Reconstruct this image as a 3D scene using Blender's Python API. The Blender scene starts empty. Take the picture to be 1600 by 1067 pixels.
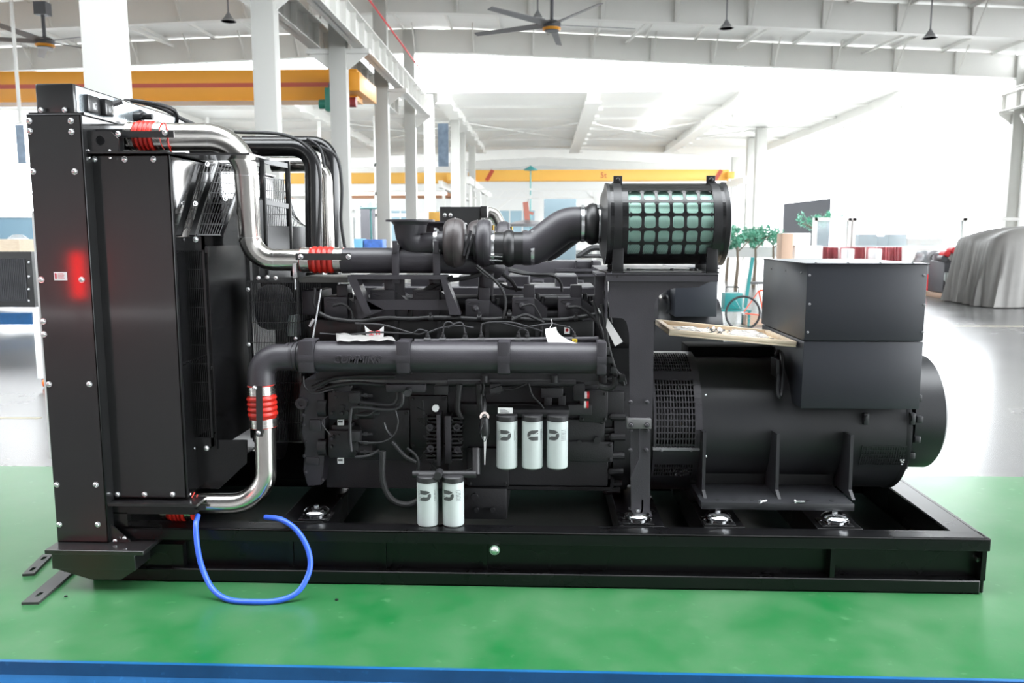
import bpy, bmesh, math, random
from mathutils import Vector, Matrix
random.seed(7)
SC = bpy.context.scene
COL = SC.collection
PI = math.pi

# ------------------------------------------------------------------ camera
F, CX, CY, D, H = 1280., 800., 533.5, 4.2, 1.876
PITCH = math.atan(165.5/F)
YAW = math.atan(48*math.cos(PITCH)/F)
cd = bpy.data.cameras.new('camera')
cd.sensor_width = 36.0
cd.lens = 36.0*F/1600.0
cd.clip_end = 400
cd.dof.use_dof = True
cd.dof.focus_distance = 4.6
cd.dof.aperture_fstop = 3.2
cam = bpy.data.objects.new('camera', cd)
COL.objects.link(cam)
cam.location = (0, -D, H)
cam.rotation_euler = (PI/2-PITCH, 0, YAW)
SC.camera = cam

# ------------------------------------------------------------------ world and light
W = bpy.data.worlds.new('overcast_sky')
SC.world = W
W.use_nodes = True
wn = W.node_tree
wn.nodes['Background'].inputs[0].default_value = (0.93, 0.97, 1.0, 1)
wn.nodes['Background'].inputs[1].default_value = 5.0
def area(name, loc, rot, sx, sy, power, color=(1, 1, 1)):
    l = bpy.data.lights.new(name, 'AREA')
    l.shape = 'RECTANGLE'; l.size = sx; l.size_y = sy; l.energy = power; l.color = color
    o = bpy.data.objects.new(name, l); COL.objects.link(o)
    o.location = loc; o.rotation_euler = rot
    return o
SC.view_settings.view_transform = 'Standard'
SC.view_settings.look = 'None'
SC.view_settings.gamma = 1.0
SC.view_settings.exposure = 1.28
SC.view_settings.use_curve_mapping = False
cy = SC.cycles
cy.use_denoising = True
try:
    cy.denoiser = 'OPENIMAGEDENOISE'
except Exception:
    pass
cy.max_bounces = 8; cy.diffuse_bounces = 4; cy.glossy_bounces = 4
cy.sample_clamp_indirect = 6.0
cy.caustics_reflective = False; cy.caustics_refractive = False

# ------------------------------------------------------------------ pixel <-> place
def _ray(px, py):
    u = (px-CX)/F; v = -(py-CY)/F
    sy, cyw, sp, cp = math.sin(YAW), math.cos(YAW), math.sin(PITCH), math.cos(PITCH)
    return Vector((-sy*cp+cyw*u-sy*sp*v, cyw*cp+sy*u+cyw*sp*v, -sp+cp*v))
def P(px, py, Y):
    d = _ray(px, py); t = (Y+D)/d.y
    return Vector((d.x*t, Y, H+d.z*t))
def G(px, py, Z=0.0):
    d = _ray(px, py); t = (Z-H)/d.z
    return Vector((d.x*t, -D+d.y*t, Z))
def XX(px, py, Y): return P(px, py, Y).x
def ZZ(px, py, Y): return P(px, py, Y).z
def pxm(Y): return F/(Y+D)*0.985     # photograph pixels per metre, about

# ------------------------------------------------------------------ materials
def mat(name, col, rough=0.5, metal=0.0, noise=0.0, nscale=8.0, bump=0.0, bscale=60.0, coat=0.0, emit=None, es=1.0, alpha=None, trans=0.0, spec=0.5, stretch=None):
    m = bpy.data.materials.new(name); m.use_nodes = True
    nt = m.node_tree; b = nt.nodes['Principled BSDF']
    b.inputs['Base Color'].default_value = (*col, 1)
    b.inputs['Roughness'].default_value = rough
    b.inputs['Metallic'].default_value = metal
    b.inputs['Specular IOR Level'].default_value = spec
    if coat: b.inputs['Coat Weight'].default_value = coat; b.inputs['Coat Roughness'].default_value = 0.08
    if emit: b.inputs['Emission Color'].default_value = (*emit, 1); b.inputs['Emission Strength'].default_value = es
    if alpha is not None: b.inputs['Alpha'].default_value = alpha
    if trans: b.inputs['Transmission Weight'].default_value = trans
    tc = nt.nodes.new('ShaderNodeTexCoord')
    src = tc.outputs['Object']
    if stretch:
        mp = nt.nodes.new('ShaderNodeMapping'); mp.inputs['Scale'].default_value = stretch
        nt.links.new(src, mp.inputs[0]); src = mp.outputs[0]
    if noise:
        n = nt.nodes.new('ShaderNodeTexNoise'); n.inputs['Scale'].default_value = nscale; n.inputs['Detail'].default_value = 5
        nt.links.new(src, n.inputs['Vector'])
        mx = nt.nodes.new('ShaderNodeMix'); mx.data_type = 'RGBA'
        mx.inputs[6].default_value = (*[max(0, c*(1-noise)) for c in col], 1)
        mx.inputs[7].default_value = (*[min(1, c*(1+noise)) for c in col], 1)
        nt.links.new(n.outputs['Fac'], mx.inputs[0]); nt.links.new(mx.outputs[2], b.inputs['Base Color'])
        mr = nt.nodes.new('ShaderNodeMapRange')
        mr.inputs[3].default_value = max(0.02, rough*0.8); mr.inputs[4].default_value = min(1, rough*1.2)
        nt.links.new(n.outputs['Fac'], mr.inputs[0]); nt.links.new(mr.outputs[0], b.inputs['Roughness'])
    if bump:
        n2 = nt.nodes.new('ShaderNodeTexNoise'); n2.inputs['Scale'].default_value = bscale; n2.inputs['Detail'].default_value = 3
        nt.links.new(src, n2.inputs['Vector'])
        bp = nt.nodes.new('ShaderNodeBump'); bp.inputs['Strength'].default_value = bump; bp.inputs['Distance'].default_value = 0.002
        nt.links.new(n2.outputs['Fac'], bp.inputs['Height']); nt.links.new(bp.outputs[0], b.inputs['Normal'])
    return m

M = {}
M['gloss'] = mat('black_gloss_paint', (0.008, 0.008, 0.0085), 0.22, noise=0.15, nscale=3, bump=0.05, bscale=90)
M['mirrorblack'] = mat('glossy_black_sheet', (0.006, 0.006, 0.0065), 0.07, spec=1.0, coat=1.0)
M['panel'] = mat('black_panel_paint', (0.010, 0.010, 0.0105), 0.32, noise=0.1, nscale=3, bump=0.03, bscale=260, coat=0.7)
M['base'] = mat('black_frame_paint', (0.004, 0.004, 0.0045), 0.28, noise=0.2, nscale=2, spec=0.35)
M['engine'] = mat('engine_grey_paint', (0.036, 0.0335, 0.039), 0.42, noise=0.25, nscale=6, bump=0.35, bscale=180)
M['cast'] = mat('cast_dark_paint', (0.02, 0.0195, 0.0215), 0.5, noise=0.3, nscale=9, bump=0.6, bscale=120)
M['altern'] = mat('alternator_satin_paint', (0.017, 0.0175, 0.02), 0.42, noise=0.12, nscale=4, bump=0.15, bscale=220)
M['tbox'] = mat('terminal_box_paint', (0.019, 0.021, 0.027), 0.38, noise=0.08, nscale=3, bump=0.12, bscale=260)
M['matteblack'] = mat('matte_black', (0.006, 0.006, 0.0065), 0.85, spec=0.1)
M['rubber'] = mat('black_rubber', (0.012, 0.012, 0.013), 0.38, noise=0.2)
M['cable'] = mat('cable_loom', (0.014, 0.014, 0.015), 0.5, bump=0.8, bscale=300)
M['hosegrey'] = mat('grey_line', (0.045, 0.045, 0.048), 0.4)
M['steel'] = mat('polished_steel', (0.74, 0.71, 0.67), 0.2, 1.0, noise=0.04, nscale=10)
M['chrome'] = mat('zinc_bolt', (0.78, 0.79, 0.80), 0.25, 1.0, noise=0.1, nscale=40)
M['zincshine'] = mat('shiny_zinc', (0.8, 0.82, 0.84), 0.12, 1.0)
M['red'] = mat('red_silicone', (0.5, 0.02, 0.012), 0.35, noise=0.15, nscale=12)
M['white'] = mat('white_can_paint', (0.5, 0.55, 0.54), 0.3, noise=0.03)
M['ink'] = mat('grey_ink', (0.07, 0.075, 0.075), 0.5)
M['paper'] = mat('white_paper', (0.8, 0.8, 0.8), 0.6)
M['redink'] = mat('red_ink', (0.7, 0.03, 0.04), 0.5)
M['yellow'] = mat('yellow_label', (0.85, 0.6, 0.02), 0.5)
M['blue'] = mat('blue_hose', (0.03, 0.10, 0.62), 0.35, noise=0.1, nscale=20)
M['plastic'] = mat('milky_plastic', (0.42, 0.41, 0.4), 0.28, alpha=0.75, bump=0.6, bscale=40)
M['wrap'] = mat('grey_milky_wrap', (0.36, 0.38, 0.4), 0.25, alpha=0.8, bump=1.0, bscale=14)
M['clear'] = mat('clear_bag', (0.85, 0.87, 0.88), 0.12, alpha=0.45, bump=1.0, bscale=60)
M['bronze'] = mat('heat_brown_iron', (0.05, 0.042, 0.042), 0.42, noise=0.25, nscale=10, bump=0.4, bscale=150)
M['flash'] = mat('brass_fitting', (0.55, 0.38, 0.12), 0.35, 1.0)

def wood_mat(name, a, b_, sc=(2, 14, 14)):
    m = bpy.data.materials.new(name); m.use_nodes = True; nt = m.node_tree; b = nt.nodes['Principled BSDF']
    b.inputs['Roughness'].default_value = 0.55
    tc = nt.nodes.new('ShaderNodeTexCoord'); mp = nt.nodes.new('ShaderNodeMapping'); mp.inputs['Scale'].default_value = sc
    n = nt.nodes.new('ShaderNodeTexNoise'); n.inputs['Scale'].default_value = 3; n.inputs['Detail'].default_value = 6; n.inputs['Distortion'].default_value = 1.2
    r = nt.nodes.new('ShaderNodeValToRGB'); r.color_ramp.elements[0].color = (*a, 1); r.color_ramp.elements[1].color = (*b_, 1)
    r.color_ramp.elements[0].position = 0.3; r.color_ramp.elements[1].position = 0.7
    nt.links.new(tc.outputs['Object'], mp.inputs[0]); nt.links.new(mp.outputs[0], n.inputs[0]); nt.links.new(n.outputs[0], r.inputs[0]); nt.links.new(r.outputs[0], b.inputs['Base Color'])
    return m
M['wood'] = wood_mat('pale_pine', (0.66, 0.52, 0.37), (0.8, 0.68, 0.53))

def filter_mat():
    m = bpy.data.materials.new('teal_filter_mesh'); m.use_nodes = True; nt = m.node_tree; b = nt.nodes['Principled BSDF']
    b.inputs['Roughness'].default_value = 0.55
    tc = nt.nodes.new('ShaderNodeTexCoord'); mp = nt.nodes.new('ShaderNodeMapping'); mp.inputs['Rotation'].default_value = (0.6, 0.5, 0.78)
    v = nt.nodes.new('ShaderNodeTexVoronoi'); v.inputs['Scale'].default_value = 170
    v.inputs['Randomness'].default_value = 0.0
    r = nt.nodes.new('ShaderNodeValToRGB')
    r.color_ramp.elements[0].color = (0.10, 0.24, 0.2, 1); r.color_ramp.elements[0].position = 0.2
    r.color_ramp.elements[1].color = (0.36, 0.58, 0.49, 1); r.color_ramp.elements[1].position = 0.5
    nt.links.new(tc.outputs['Object'], mp.inputs[0]); nt.links.new(mp.outputs[0], v.inputs['Vector']); nt.links.new(v.outputs['Distance'], r.inputs[0]); nt.links.new(r.outputs[0], b.inputs['Base Color'])
    return m
M['filter'] = filter_mat()

def floor_mat(name, c1, c2, rough, nscale, r2=None, bump=0.02, wet=0.0):
    m = bpy.data.materials.new(name); m.use_nodes = True; nt = m.node_tree; b = nt.nodes['Principled BSDF']
    tc = nt.nodes.new('ShaderNodeTexCoord')
    n = nt.nodes.new('ShaderNodeTexNoise'); n.inputs['Scale'].default_value = nscale; n.inputs['Detail'].default_value = 8; n.inputs['Roughness'].default_value = 0.62
    nt.links.new(tc.outputs['Object'], n.inputs[0])
    r = nt.nodes.new('ShaderNodeValToRGB'); r.color_ramp.elements[0].color = (*c1, 1); r.color_ramp.elements[1].color = (*c2, 1)
    r.color_ramp.elements[0].position = 0.32; r.color_ramp.elements[1].position = 0.68
    nt.links.new(n.outputs[0], r.inputs[0])
    # scattered scuffs
    v = nt.nodes.new('ShaderNodeTexNoise'); v.inputs['Scale'].default_value = nscale*9; v.inputs['Detail'].default_value = 3
    nt.links.new(tc.outputs['Object'], v.inputs[0])
    rr = nt.nodes.new('ShaderNodeValToRGB'); rr.color_ramp.elements[0].position = 0.66; rr.color_ramp.elements[1].position = 0.72
    nt.links.new(v.outputs[0], rr.inputs[0])
    mx = nt.nodes.new('ShaderNodeMix'); mx.data_type = 'RGBA'; mx.inputs[7].default_value = (*[min(1, q*1.5+0.01) for q in c2], 1)
    ml = nt.nodes.new('ShaderNodeMath'); ml.operation = 'MULTIPLY'; ml.inputs[1].default_value = 0.35
    nt.links.new(rr.outputs[0], ml.inputs[0]); nt.links.new(ml.outputs[0], mx.inputs[0]); nt.links.new(r.outputs[0], mx.inputs[6]); nt.links.new(mx.outputs[2], b.inputs['Base Color'])
    mr = nt.nodes.new('ShaderNodeMapRange'); mr.inputs[3].default_value = rough; mr.inputs[4].default_value = r2 or rough*1.6
    nt.links.new(n.outputs[0], mr.inputs[0]); nt.links.new(mr.outputs[0], b.inputs['Roughness'])
    bp = nt.nodes.new('ShaderNodeBump'); bp.inputs['Strength'].default_value = bump; bp.inputs['Distance'].default_value = 0.01
    n3 = nt.nodes.new('ShaderNodeTexNoise'); n3.inputs['Scale'].default_value = 3; n3.inputs['Detail'].default_value = 2
    nt.links.new(tc.outputs['Object'], n3.inputs[0]); nt.links.new(n3.outputs[0], bp.inputs['Height']); nt.links.new(bp.outputs[0], b.inputs['Normal'])
    return m
M['green'] = floor_mat('green_epoxy', (0.003, 0.10, 0.022), (0.055, 0.14, 0.065), 0.22, 1.6, 0.4, 0.12)
M['concrete'] = floor_mat('polished_concrete', (0.07, 0.07, 0.072), (0.12, 0.118, 0.115), 0.16, 0.35, 0.34, 0.1)
M['bluefloor'] = floor_mat('blue_edge_paint', (0.002, 0.06, 0.17), (0.01, 0.10, 0.27), 0.25, 2.0)
M['colwhite'] = mat('off_white_column_paint', (0.5, 0.5, 0.475), 0.5, noise=0.05, nscale=1)
M['alusheet'] = mat('bare_bluish_sheet', (0.55, 0.62, 0.66), 0.28, 0.8, noise=0.05)
M['bounce_floor'] = floor_mat('bounce_pale_concrete', (0.24, 0.24, 0.235), (0.32, 0.32, 0.31), 0.35, 0.3)  # paler than the hall floor to bounce light onto the roofs
M['hallwhite'] = mat('white_steel_paint', (0.78, 0.775, 0.745), 0.45, noise=0.05, nscale=1)
M['sheet'] = mat('white_roof_sheet', (0.82, 0.82, 0.8), 0.35, noise=0.06, nscale=0.7, stretch=(0.25, 3, 1))
M['wallw'] = mat('white_wall_sheet', (0.78, 0.78, 0.76), 0.5, noise=0.04)
M['orange'] = mat('crane_orange', (0.80, 0.34, 0.03), 0.4, noise=0.08, nscale=1)
M['craneyellow'] = mat('crane_yellow', (0.9, 0.50, 0.10), 0.4)
M['cranered'] = mat('crane_red_stripe', (0.5, 0.07, 0.03), 0.4)
M['grey'] = mat('mid_grey_paint', (0.22, 0.22, 0.23), 0.5)
M['dgrey'] = mat('dark_grey_paint', (0.09, 0.09, 0.10), 0.45)
M['glass'] = mat('bluish_glass', (0.5, 0.62, 0.66), 0.08, alpha=0.35)
M['tealp'] = mat('teal_paint', (0.02, 0.22, 0.22), 0.4)
M['hoistg'] = mat('hoist_green', (0.02, 0.2, 0.14), 0.4)
M['tarp'] = mat('grey_tarpaulin', (0.15, 0.145, 0.137), 0.6, noise=0.2, nscale=3, bump=0.9, bscale=30)
M['leaf'] = mat('teal_green_leaf', (0.10, 0.36, 0.24), 0.5, noise=0.4, nscale=6)
M['bark'] = mat('bark', (0.2, 0.16, 0.12), 0.8)
M['pinkwrap'] = mat('wrapped_red_sheet', (0.62, 0.22, 0.24), 0.35, noise=0.35, nscale=4, bump=0.8, bscale=12)
M['carton'] = mat('brown_carton', (0.55, 0.38, 0.28), 0.7)
M['whitebox'] = mat('white_box', (0.85, 0.85, 0.85), 0.5)
M['orangepl'] = mat('orange_castor', (0.8, 0.15, 0.03), 0.4)
M['redbike'] = mat('red_bicycle_paint', (0.75, 0.08, 0.03), 0.35)
M['poster'] = mat('poster_blue', (0.2, 0.27, 0.36), 0.4, noise=0.7, nscale=3.5)
M['lamp'] = mat('lamp_glow', (1, 1, 1), 0.4, emit=(1, 1, 1), es=6)

# ------------------------------------------------------------------ mesh helpers
def V(*a): return Vector(a)
class MB:
    def __init__(s): s.bm = bmesh.new()
    def quad(s, *pts):
        vs = [s.bm.verts.new(p) for p in pts]
        return s.bm.faces.new(vs)
    def hexa(s, b, t):
        vb = [s.bm.verts.new(p) for p in b]; vt = [s.bm.verts.new(p) for p in t]
        n = len(b)
        s.bm.faces.new(vb[::-1]); s.bm.faces.new(vt)
        for i in range(n): s.bm.faces.new((vb[i], vb[(i+1) % n], vt[(i+1) % n], vt[i]))
        return s
    def box(s, x0, x1, y0, y1, z0, z1, bev=0.0):
        if bev > 0:
            t = bmesh.new(); bmesh.ops.create_cube(t, size=1.0)
            for v in t.verts:
                v.co = Vector(((x0+x1)/2+v.co.x*(x1-x0), (y0+y1)/2+v.co.y*(y1-y0), (z0+z1)/2+v.co.z*(z1-z0)))
            bmesh.ops.bevel(t, geom=t.edges[:], offset=min(bev, abs(x1-x0)*.45, abs(y1-y0)*.45, abs(z1-z0)*.45), segments=2, affect='EDGES', profile=0.5)
            s.merge(t); return s
        return s.hexa([(x0, y0, z0), (x1, y0, z0), (x1, y1, z0), (x0, y1, z0)], [(x0, y0, z1), (x1, y0, z1), (x1, y1, z1), (x0, y1, z1)])
    def merge(s, t, mtx=None):
        mp = {}
        for v in t.verts: mp[v] = s.bm.verts.new(mtx @ v.co if mtx else v.co)
        for f in t.faces:
            try:
                nf = s.bm.faces.new([mp[v] for v in f.verts]); nf.smooth = f.smooth
            except ValueError: pass
        t.free()
    def pbox(s, a, b, c, d, Y0, Y1, bev=0.0):
        """box whose front face at depth Y0 spans photo columns a..c, rows b..d"""
        mx, my = (a+c)/2, (b+d)/2
        return s.box(XX(a, my, Y0), XX(c, my, Y0), Y0, Y1, ZZ(mx, d, Y0), ZZ(mx, b, Y0), bev)
    def beam(s, p0, p1, w, h, up=(0, 0, 1)):
        p0, p1 = Vector(p0), Vector(p1); d = (p1-p0).normalized(); up = Vector(up)
        if abs(d.dot(up)) > 0.99: up = Vector((0, 1, 0))
        sd = d.cross(up).normalized()*w/2; u = sd.cross(d).normalized()*h/2
        return s.hexa([p0-sd-u, p0+sd-u, p0+sd+u, p0-sd+u], [p1-sd-u, p1+sd-u, p1+sd+u, p1-sd+u])
    def ring(s, c, ax, r, seg, ph=0, ref=None):
        ax = Vector(ax).normalized()
        a = ref if ref is not None else (Vector((0, 0, 1)) if abs(ax.z) < 0.9 else Vector((1, 0, 0)))
        u = (a-ax*a.dot(ax)).normalized(); v = ax.cross(u)
        return [s.bm.verts.new(Vector(c)+(u*math.cos(ph+2*PI*i/seg)+v*math.sin(ph+2*PI*i/seg))*r) for i in range(seg)], u
    def cyl(s, p0, p1, r, seg=20, r1=None, cap=True, smooth=True, ph=0):
        p0, p1 = Vector(p0), Vector(p1); ax = p1-p0; r1 = r if r1 is None else r1
        A, _ = s.ring(p0, ax, r, seg, ph); B, _ = s.ring(p1, ax, r1, seg, ph)
        for i in range(seg):
            f = s.bm.faces.new((A[i], A[(i+1) % seg], B[(i+1) % seg], B[i])); f.smooth = smooth
        if cap: s.bm.faces.new(A[::-1]); s.bm.faces.new(B)
        return s
    def lathe(s, o, ax, prof, seg=28):
        """prof: list of (distance along axis, radius)"""
        o = Vector(o); ax = Vector(ax).normalized(); prev = None; first = last = None
        for (t, r) in prof:
            R, _ = s.ring(o+ax*t, ax, max(r, 1e-4), seg)
            if prev:
                for i in range(seg):
                    f = s.bm.faces.new((prev[i], prev[(i+1) % seg], R[(i+1) % seg], R[i])); f.smooth = True
            else: first = R
            prev = R
        if prof[0][1] > 1e-3: s.bm.faces.new(first[::-1])
        if prof[-1][1] > 1e-3: s.bm.faces.new(prev)
        return s
    def tube(s, pts, r, seg=12, cap=True):
        pts = [Vector(p) for p in pts]; n = len(pts)
        rs = r if isinstance(r, (list, tuple)) else [r]*n
        prev = None; ref = None
        for i, p in enumerate(pts):
            d = (pts[min(i+1, n-1)]-pts[max(i-1, 0)]).normalized()
            if ref is None: ref = Vector((0, 0, 1)) if abs(d.z) < 0.9 else Vector((1, 0, 0))
            ref = (ref-d*ref.dot(d)).normalized()
            R, ref = s.ring(p, d, rs[i], seg, 0, ref)
            if prev:
                for k in range(seg):
                    f = s.bm.faces.new((prev[k], prev[(k+1) % seg], R[(k+1) % seg], R[k])); f.smooth = True
            elif cap: s.bm.faces.new(R[::-1])
            prev = R
        if cap: s.bm.faces.new(prev)
        return s
    def prism(s, poly, y0, y1):
        """poly: (x,z) pairs, extruded from y0 to y1"""
        return s.hexa([(x, y0, z) for x, z in poly], [(x, y1, z) for x, z in poly])
    def prismx(s, poly, x0, x1):
        return s.hexa([(x0, y, z) for y, z in poly], [(x1, y, z) for y, z in poly])
    def bolt(s, c, ax, r=0.012, seg=8):
        """washer, domed hex head"""
        ax = Vector(ax).normalized(); c = Vector(c)
        s.cyl(c, c+ax*r*0.25, r*1.25, 14); s.lathe(c+ax*r*0.25, ax, [(0, r*0.95), (r*0.5, r*0.92), (r*0.75, r*0.7), (r*0.85, r*0.3), (r*0.86, 0)], 10)
        return s
    def grid(s, A, B, C, Dd, nu, nv, w, t, frame=0.0):
        """grille of bars between corners A (low left) B (low right) C (top right) Dd (top left)"""
        A, B, C, Dd = map(Vector, (A, B, C, Dd)); n = (B-A).cross(Dd-A).normalized()
        for i in range(nu+1):
            f = i/nu; ww = frame if frame and i in (0, nu) else w
            s.beam(A.lerp(B, f), Dd.lerp(C, f), ww, t, n)
        for j in range(nv+1):
            f = j/nv; ww = frame if frame and j in (0, nv) else w*1.4
            s.beam(A.lerp(Dd, f), B.lerp(C, f), ww, t, n)
        return s
    def build(s, name, m, parent=None, label=None, sharp=35, bev=0.0):
        bm = s.bm
        bmesh.ops.recalc_face_normals(bm, faces=bm.faces[:])
        me = bpy.data.meshes.new(name); bm.to_mesh(me); bm.free()
        me.materials.append(m)
        try: me.set_sharp_from_angle(angle=math.radians(sharp))
        except Exception: pass
        o = bpy.data.objects.new(name, me); COL.objects.link(o)
        if bev:
            md = o.modifiers.new('edge', 'BEVEL'); md.width = bev; md.segments = 2; md.limit_method = 'ANGLE'; md.angle_limit = math.radians(50)
        if parent is not None: adopt(o, parent)
        if label: o['label'] = label
        return o
def wloc(o):
    return o.location + (wloc(o.parent)-PINV.get(o.name, Vector()) if o.parent else Vector())
PINV = {}
def adopt(o, parent):
    o.parent = parent
    off = wloc(parent) if parent.type == 'EMPTY' or parent.parent is None else Vector()
    if parent.type != 'EMPTY': off = Vector()
    o.matrix_parent_inverse = Matrix.Translation(-off)
def rpath(pts, rad, n=8):
    """polyline with rounded corners; rad one number or one per inner corner"""
    pts = [Vector(p) for p in pts]; out = [pts[0]]
    for i in range(1, len(pts)-1):
        r = rad[min(i-1, len(rad)-1)] if isinstance(rad, (list, tuple)) else rad
        a, b, c = pts[i-1], pts[i], pts[i+1]
        d1 = (a-b); d2 = (c-b); L = min(r, d1.length*0.49, d2.length*0.49)
        p, q = b+d1.normalized()*L, b+d2.normalized()*L
        k = 0.5523 if abs(d1.normalized().dot(d2.normalized())) < 0.3 else 0.6
        c1, c2 = p.lerp(b, k), q.lerp(b, k)
        for j in range(n+1):
            t = j/n; out.append((1-t)**3*p+3*(1-t)**2*t*c1+3*(1-t)*t*t*c2+t**3*q)
    out.append(pts[-1]); return out
def smooth(pts, n=6):
    """Catmull-Rom through points"""
    pts = [Vector(p) for p in pts]; P_ = [2*pts[0]-pts[1]]+pts+[2*pts[-1]-pts[-2]]; out = []
    for i in range(1, len(P_)-2):
        a, b, c, d = P_[i-1:i+3]
        for j in range(n):
            t = j/n
            out.append(0.5*((2*b)+(c-a)*t+(2*a-5*b+4*c-d)*t*t+(3*b-3*c+d-a)*t**3))
    out.append(pts[-1]); return out
def thing(name, label, cat, loc=(0, 0, 0), group=None):
    o = bpy.data.objects.new(name, None); o.empty_display_size = 0.1; COL.objects.link(o); o.location = loc
    o['label'] = label; o['category'] = cat
    if group: o['group'] = group
    return o
def tag(o, label, cat, group=None, kind=None):
    o['label'] = label; o['category'] = cat
    if group: o['group'] = group
    if kind: o['kind'] = kind
    return o
def struct(o, label=None):
    o['kind'] = 'structure'
    if label: o['label'] = label
    return o
def copy_tree(o, parent=None):
    c = o.copy(); COL.objects.link(c)
    if parent is not None: c.parent = parent
    for ch in list(o.children): copy_tree(ch, c)
    return c
def text_mesh(s, size, mtx, depth=0.001, bold=0.0, shear=0.0):
    cu = bpy.data.curves.new('txt', 'FONT'); cu.body = s; cu.size = size; cu.align_x = 'CENTER'; cu.align_y = 'CENTER'
    cu.extrude = depth; cu.offset = bold; cu.resolution_u = 3; cu.shear = shear
    ob = bpy.data.objects.new('txt', cu); COL.objects.link(ob)
    dg = bpy.context.evaluated_depsgraph_get(); dg.update()
    me = bpy.data.meshes.new_from_object(ob.evaluated_get(dg))
    bpy.data.objects.remove(ob); me.transform(mtx)
    mb = MB(); mb.bm.from_mesh(me); bpy.data.meshes.remove(me); bpy.data.curves.remove(cu)
    return mb
def front(x, y, z, rz=0.0): return Matrix.Translation((x, y, z)) @ Matrix.Rotation(rz, 4, 'Z') @ Matrix.Rotation(PI/2, 4, 'X')

# ================================================================== THE HALL
# floors
f = MB(); f.box(-60, 60, -20, -0.86, -0.2, -0.10); f.box(-60, 60, -0.86, 2.18, -0.2, -0.012); f.box(-60, 60, 2.18, 33, -0.10, -0.004)
struct(f.build('floor', M['concrete']))
f = MB(); f.box(-60, 60, 33, 110, -0.10, -0.004); struct(f.build('floor', M['bounce_floor'], label='concrete ground of the court and building behind, paled to bounce light upward'))
f = MB(); f.box(-9, 11, -0.842, 2.18, -0.012, 0.0)
struct(f.build('floor', M['green'], label='green painted floor zone under the generator set'))
f = MB(); f.box(-9, 11, -0.861, -0.842, -0.10, 0.0); f.hexa([(-9, -.895, -.1), (11, -.895, -.1), (11, -.861, -.1), (-9, -.861, -.1)], [(-9, -.885, -.086), (11, -.885, -.086), (11, -.861, -.06), (-9, -.861, -.06)])
struct(f.build('floor', M['bluefloor'], label='blue painted border stripe of the green floor'))
# faded yellow walkway lines on the concrete
f = MB(); f.box(-30, -5.2, 3.9, 3.98, -0.004, -0.001); f.box(-30, 40, 13.1, 13.25, -0.004, -0.001)
struct(f.build('floor', mat('worn_line', (0.3, 0.27, 0.2), 0.4, noise=0.5), label='worn painted lines across the grey concrete'))

def zlow(x, base=9.25): return base - 0.052*abs(x+4.5)**1.0 if x > -4.5 else base-0.036*abs(x+4.5)
YB = [6.2, 12.3, 18.2, 24.1, 30.1]
XW = 18.7
# rafters: tapered girder with flanges, stiffeners and fly braces
def rafter(Y, x0, x1, base=9.25):
    mb = MB(); n = max(4, int((x1-x0)/2.2)); xs = [x0+(x1-x0)*i/n for i in range(n+1)]
    for i in range(n):
        a, b = xs[i], xs[i+1]; za, zb = zlow(a, base), zlow(b, base)
        mb.hexa([(a, Y-.15, za), (b, Y-.15, zb), (b, Y+.15, zb), (a, Y+.15, za)], [(a, Y-.15, za+.03), (b, Y-.15, zb+.03), (b, Y+.15, zb+.03), (a, Y+.15, za+.03)])
        mb.hexa([(a, Y-.01, za+.03), (b, Y-.01, zb+.03), (b, Y+.01, zb+.03), (a, Y+.01, za+.03)], [(a, Y-.01, za+.95), (b, Y-.01, zb+.95), (b, Y+.01, zb+.95), (a, Y+.01, za+.95)])
        mb.box(a-.01, a+.01, Y-.12, Y+.12, za+.03, za+.95)
        # fly brace down to the lower flange
        mb.beam((a+.1, Y-.85, za+.98), (a+.1, Y-.1, za+.06), .05, .05)
    return mb
for i, Y in enumerate(YB):
    o = rafter(Y, -5.3, XW).build('beam', M['hallwhite']); struct(o, 'white tapered roof rafter over the machine bay')
    o = rafter(Y, -30, -5.6).build('beam', M['hallwhite']); struct(o, 'white tapered roof rafter over the neighbouring bay')
# roof sheets over the near building (the roof ends at the open court behind the last rafter)
def roof(x0, x1, y0, y1, base, dz=1.0):
    mb = MB(); n = 12
    for i in range(n):
        a = x0+(x1-x0)*i/n; b = x0+(x1-x0)*(i+1)/n
        mb.hexa([(a, y0, zlow(a, base)+dz), (b, y0, zlow(b, base)+dz), (b, y1, zlow(b, base)+dz), (a, y1, zlow(a, base)+dz)], [(a, y0, zlow(a, base)+dz+.12), (b, y0, zlow(b, base)+dz+.12), (b, y1, zlow(b, base)+dz+.12), (a, y1, zlow(a, base)+dz+.12)])
    return mb
struct(roof(-32, -4.5, -16, -3.6, 9.25).build('ceiling', M['grey'])); struct(roof(-4.5, 19.2, -16, -3.6, 9.25).build('ceiling', M['grey']))  # unseen gap left open above the set, added to let daylight in
mb = MB(); mb.box(-32, 19.2, -16.2, -16, 0, 10.5); struct(mb.build('wall_front', mat('front_wall_paint', (.4, .4, .4), .5)))
mb = MB(); mb.box(-34.2, -34, -16, 46, 0, 9.5); struct(mb.build('wall_left', M['wallw']))
struct(roof(-32, -4.5, 2, 30.4, 9.25).build('ceiling', M['sheet']))
struct(roof(-4.5, 19.2, 2, 30.4, 9.25).build('ceiling', M['sheet']))
# purlins
mb = MB()
for k in range(26):
    x = -31+k*1.95; mb.box(x-.04, x+.04, 4, 30.3, zlow(x)+.88, zlow(x)+1.0)
struct(mb.build('trim_1', M['hallwhite'], label='thin purlins under the roof sheets'))
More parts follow.
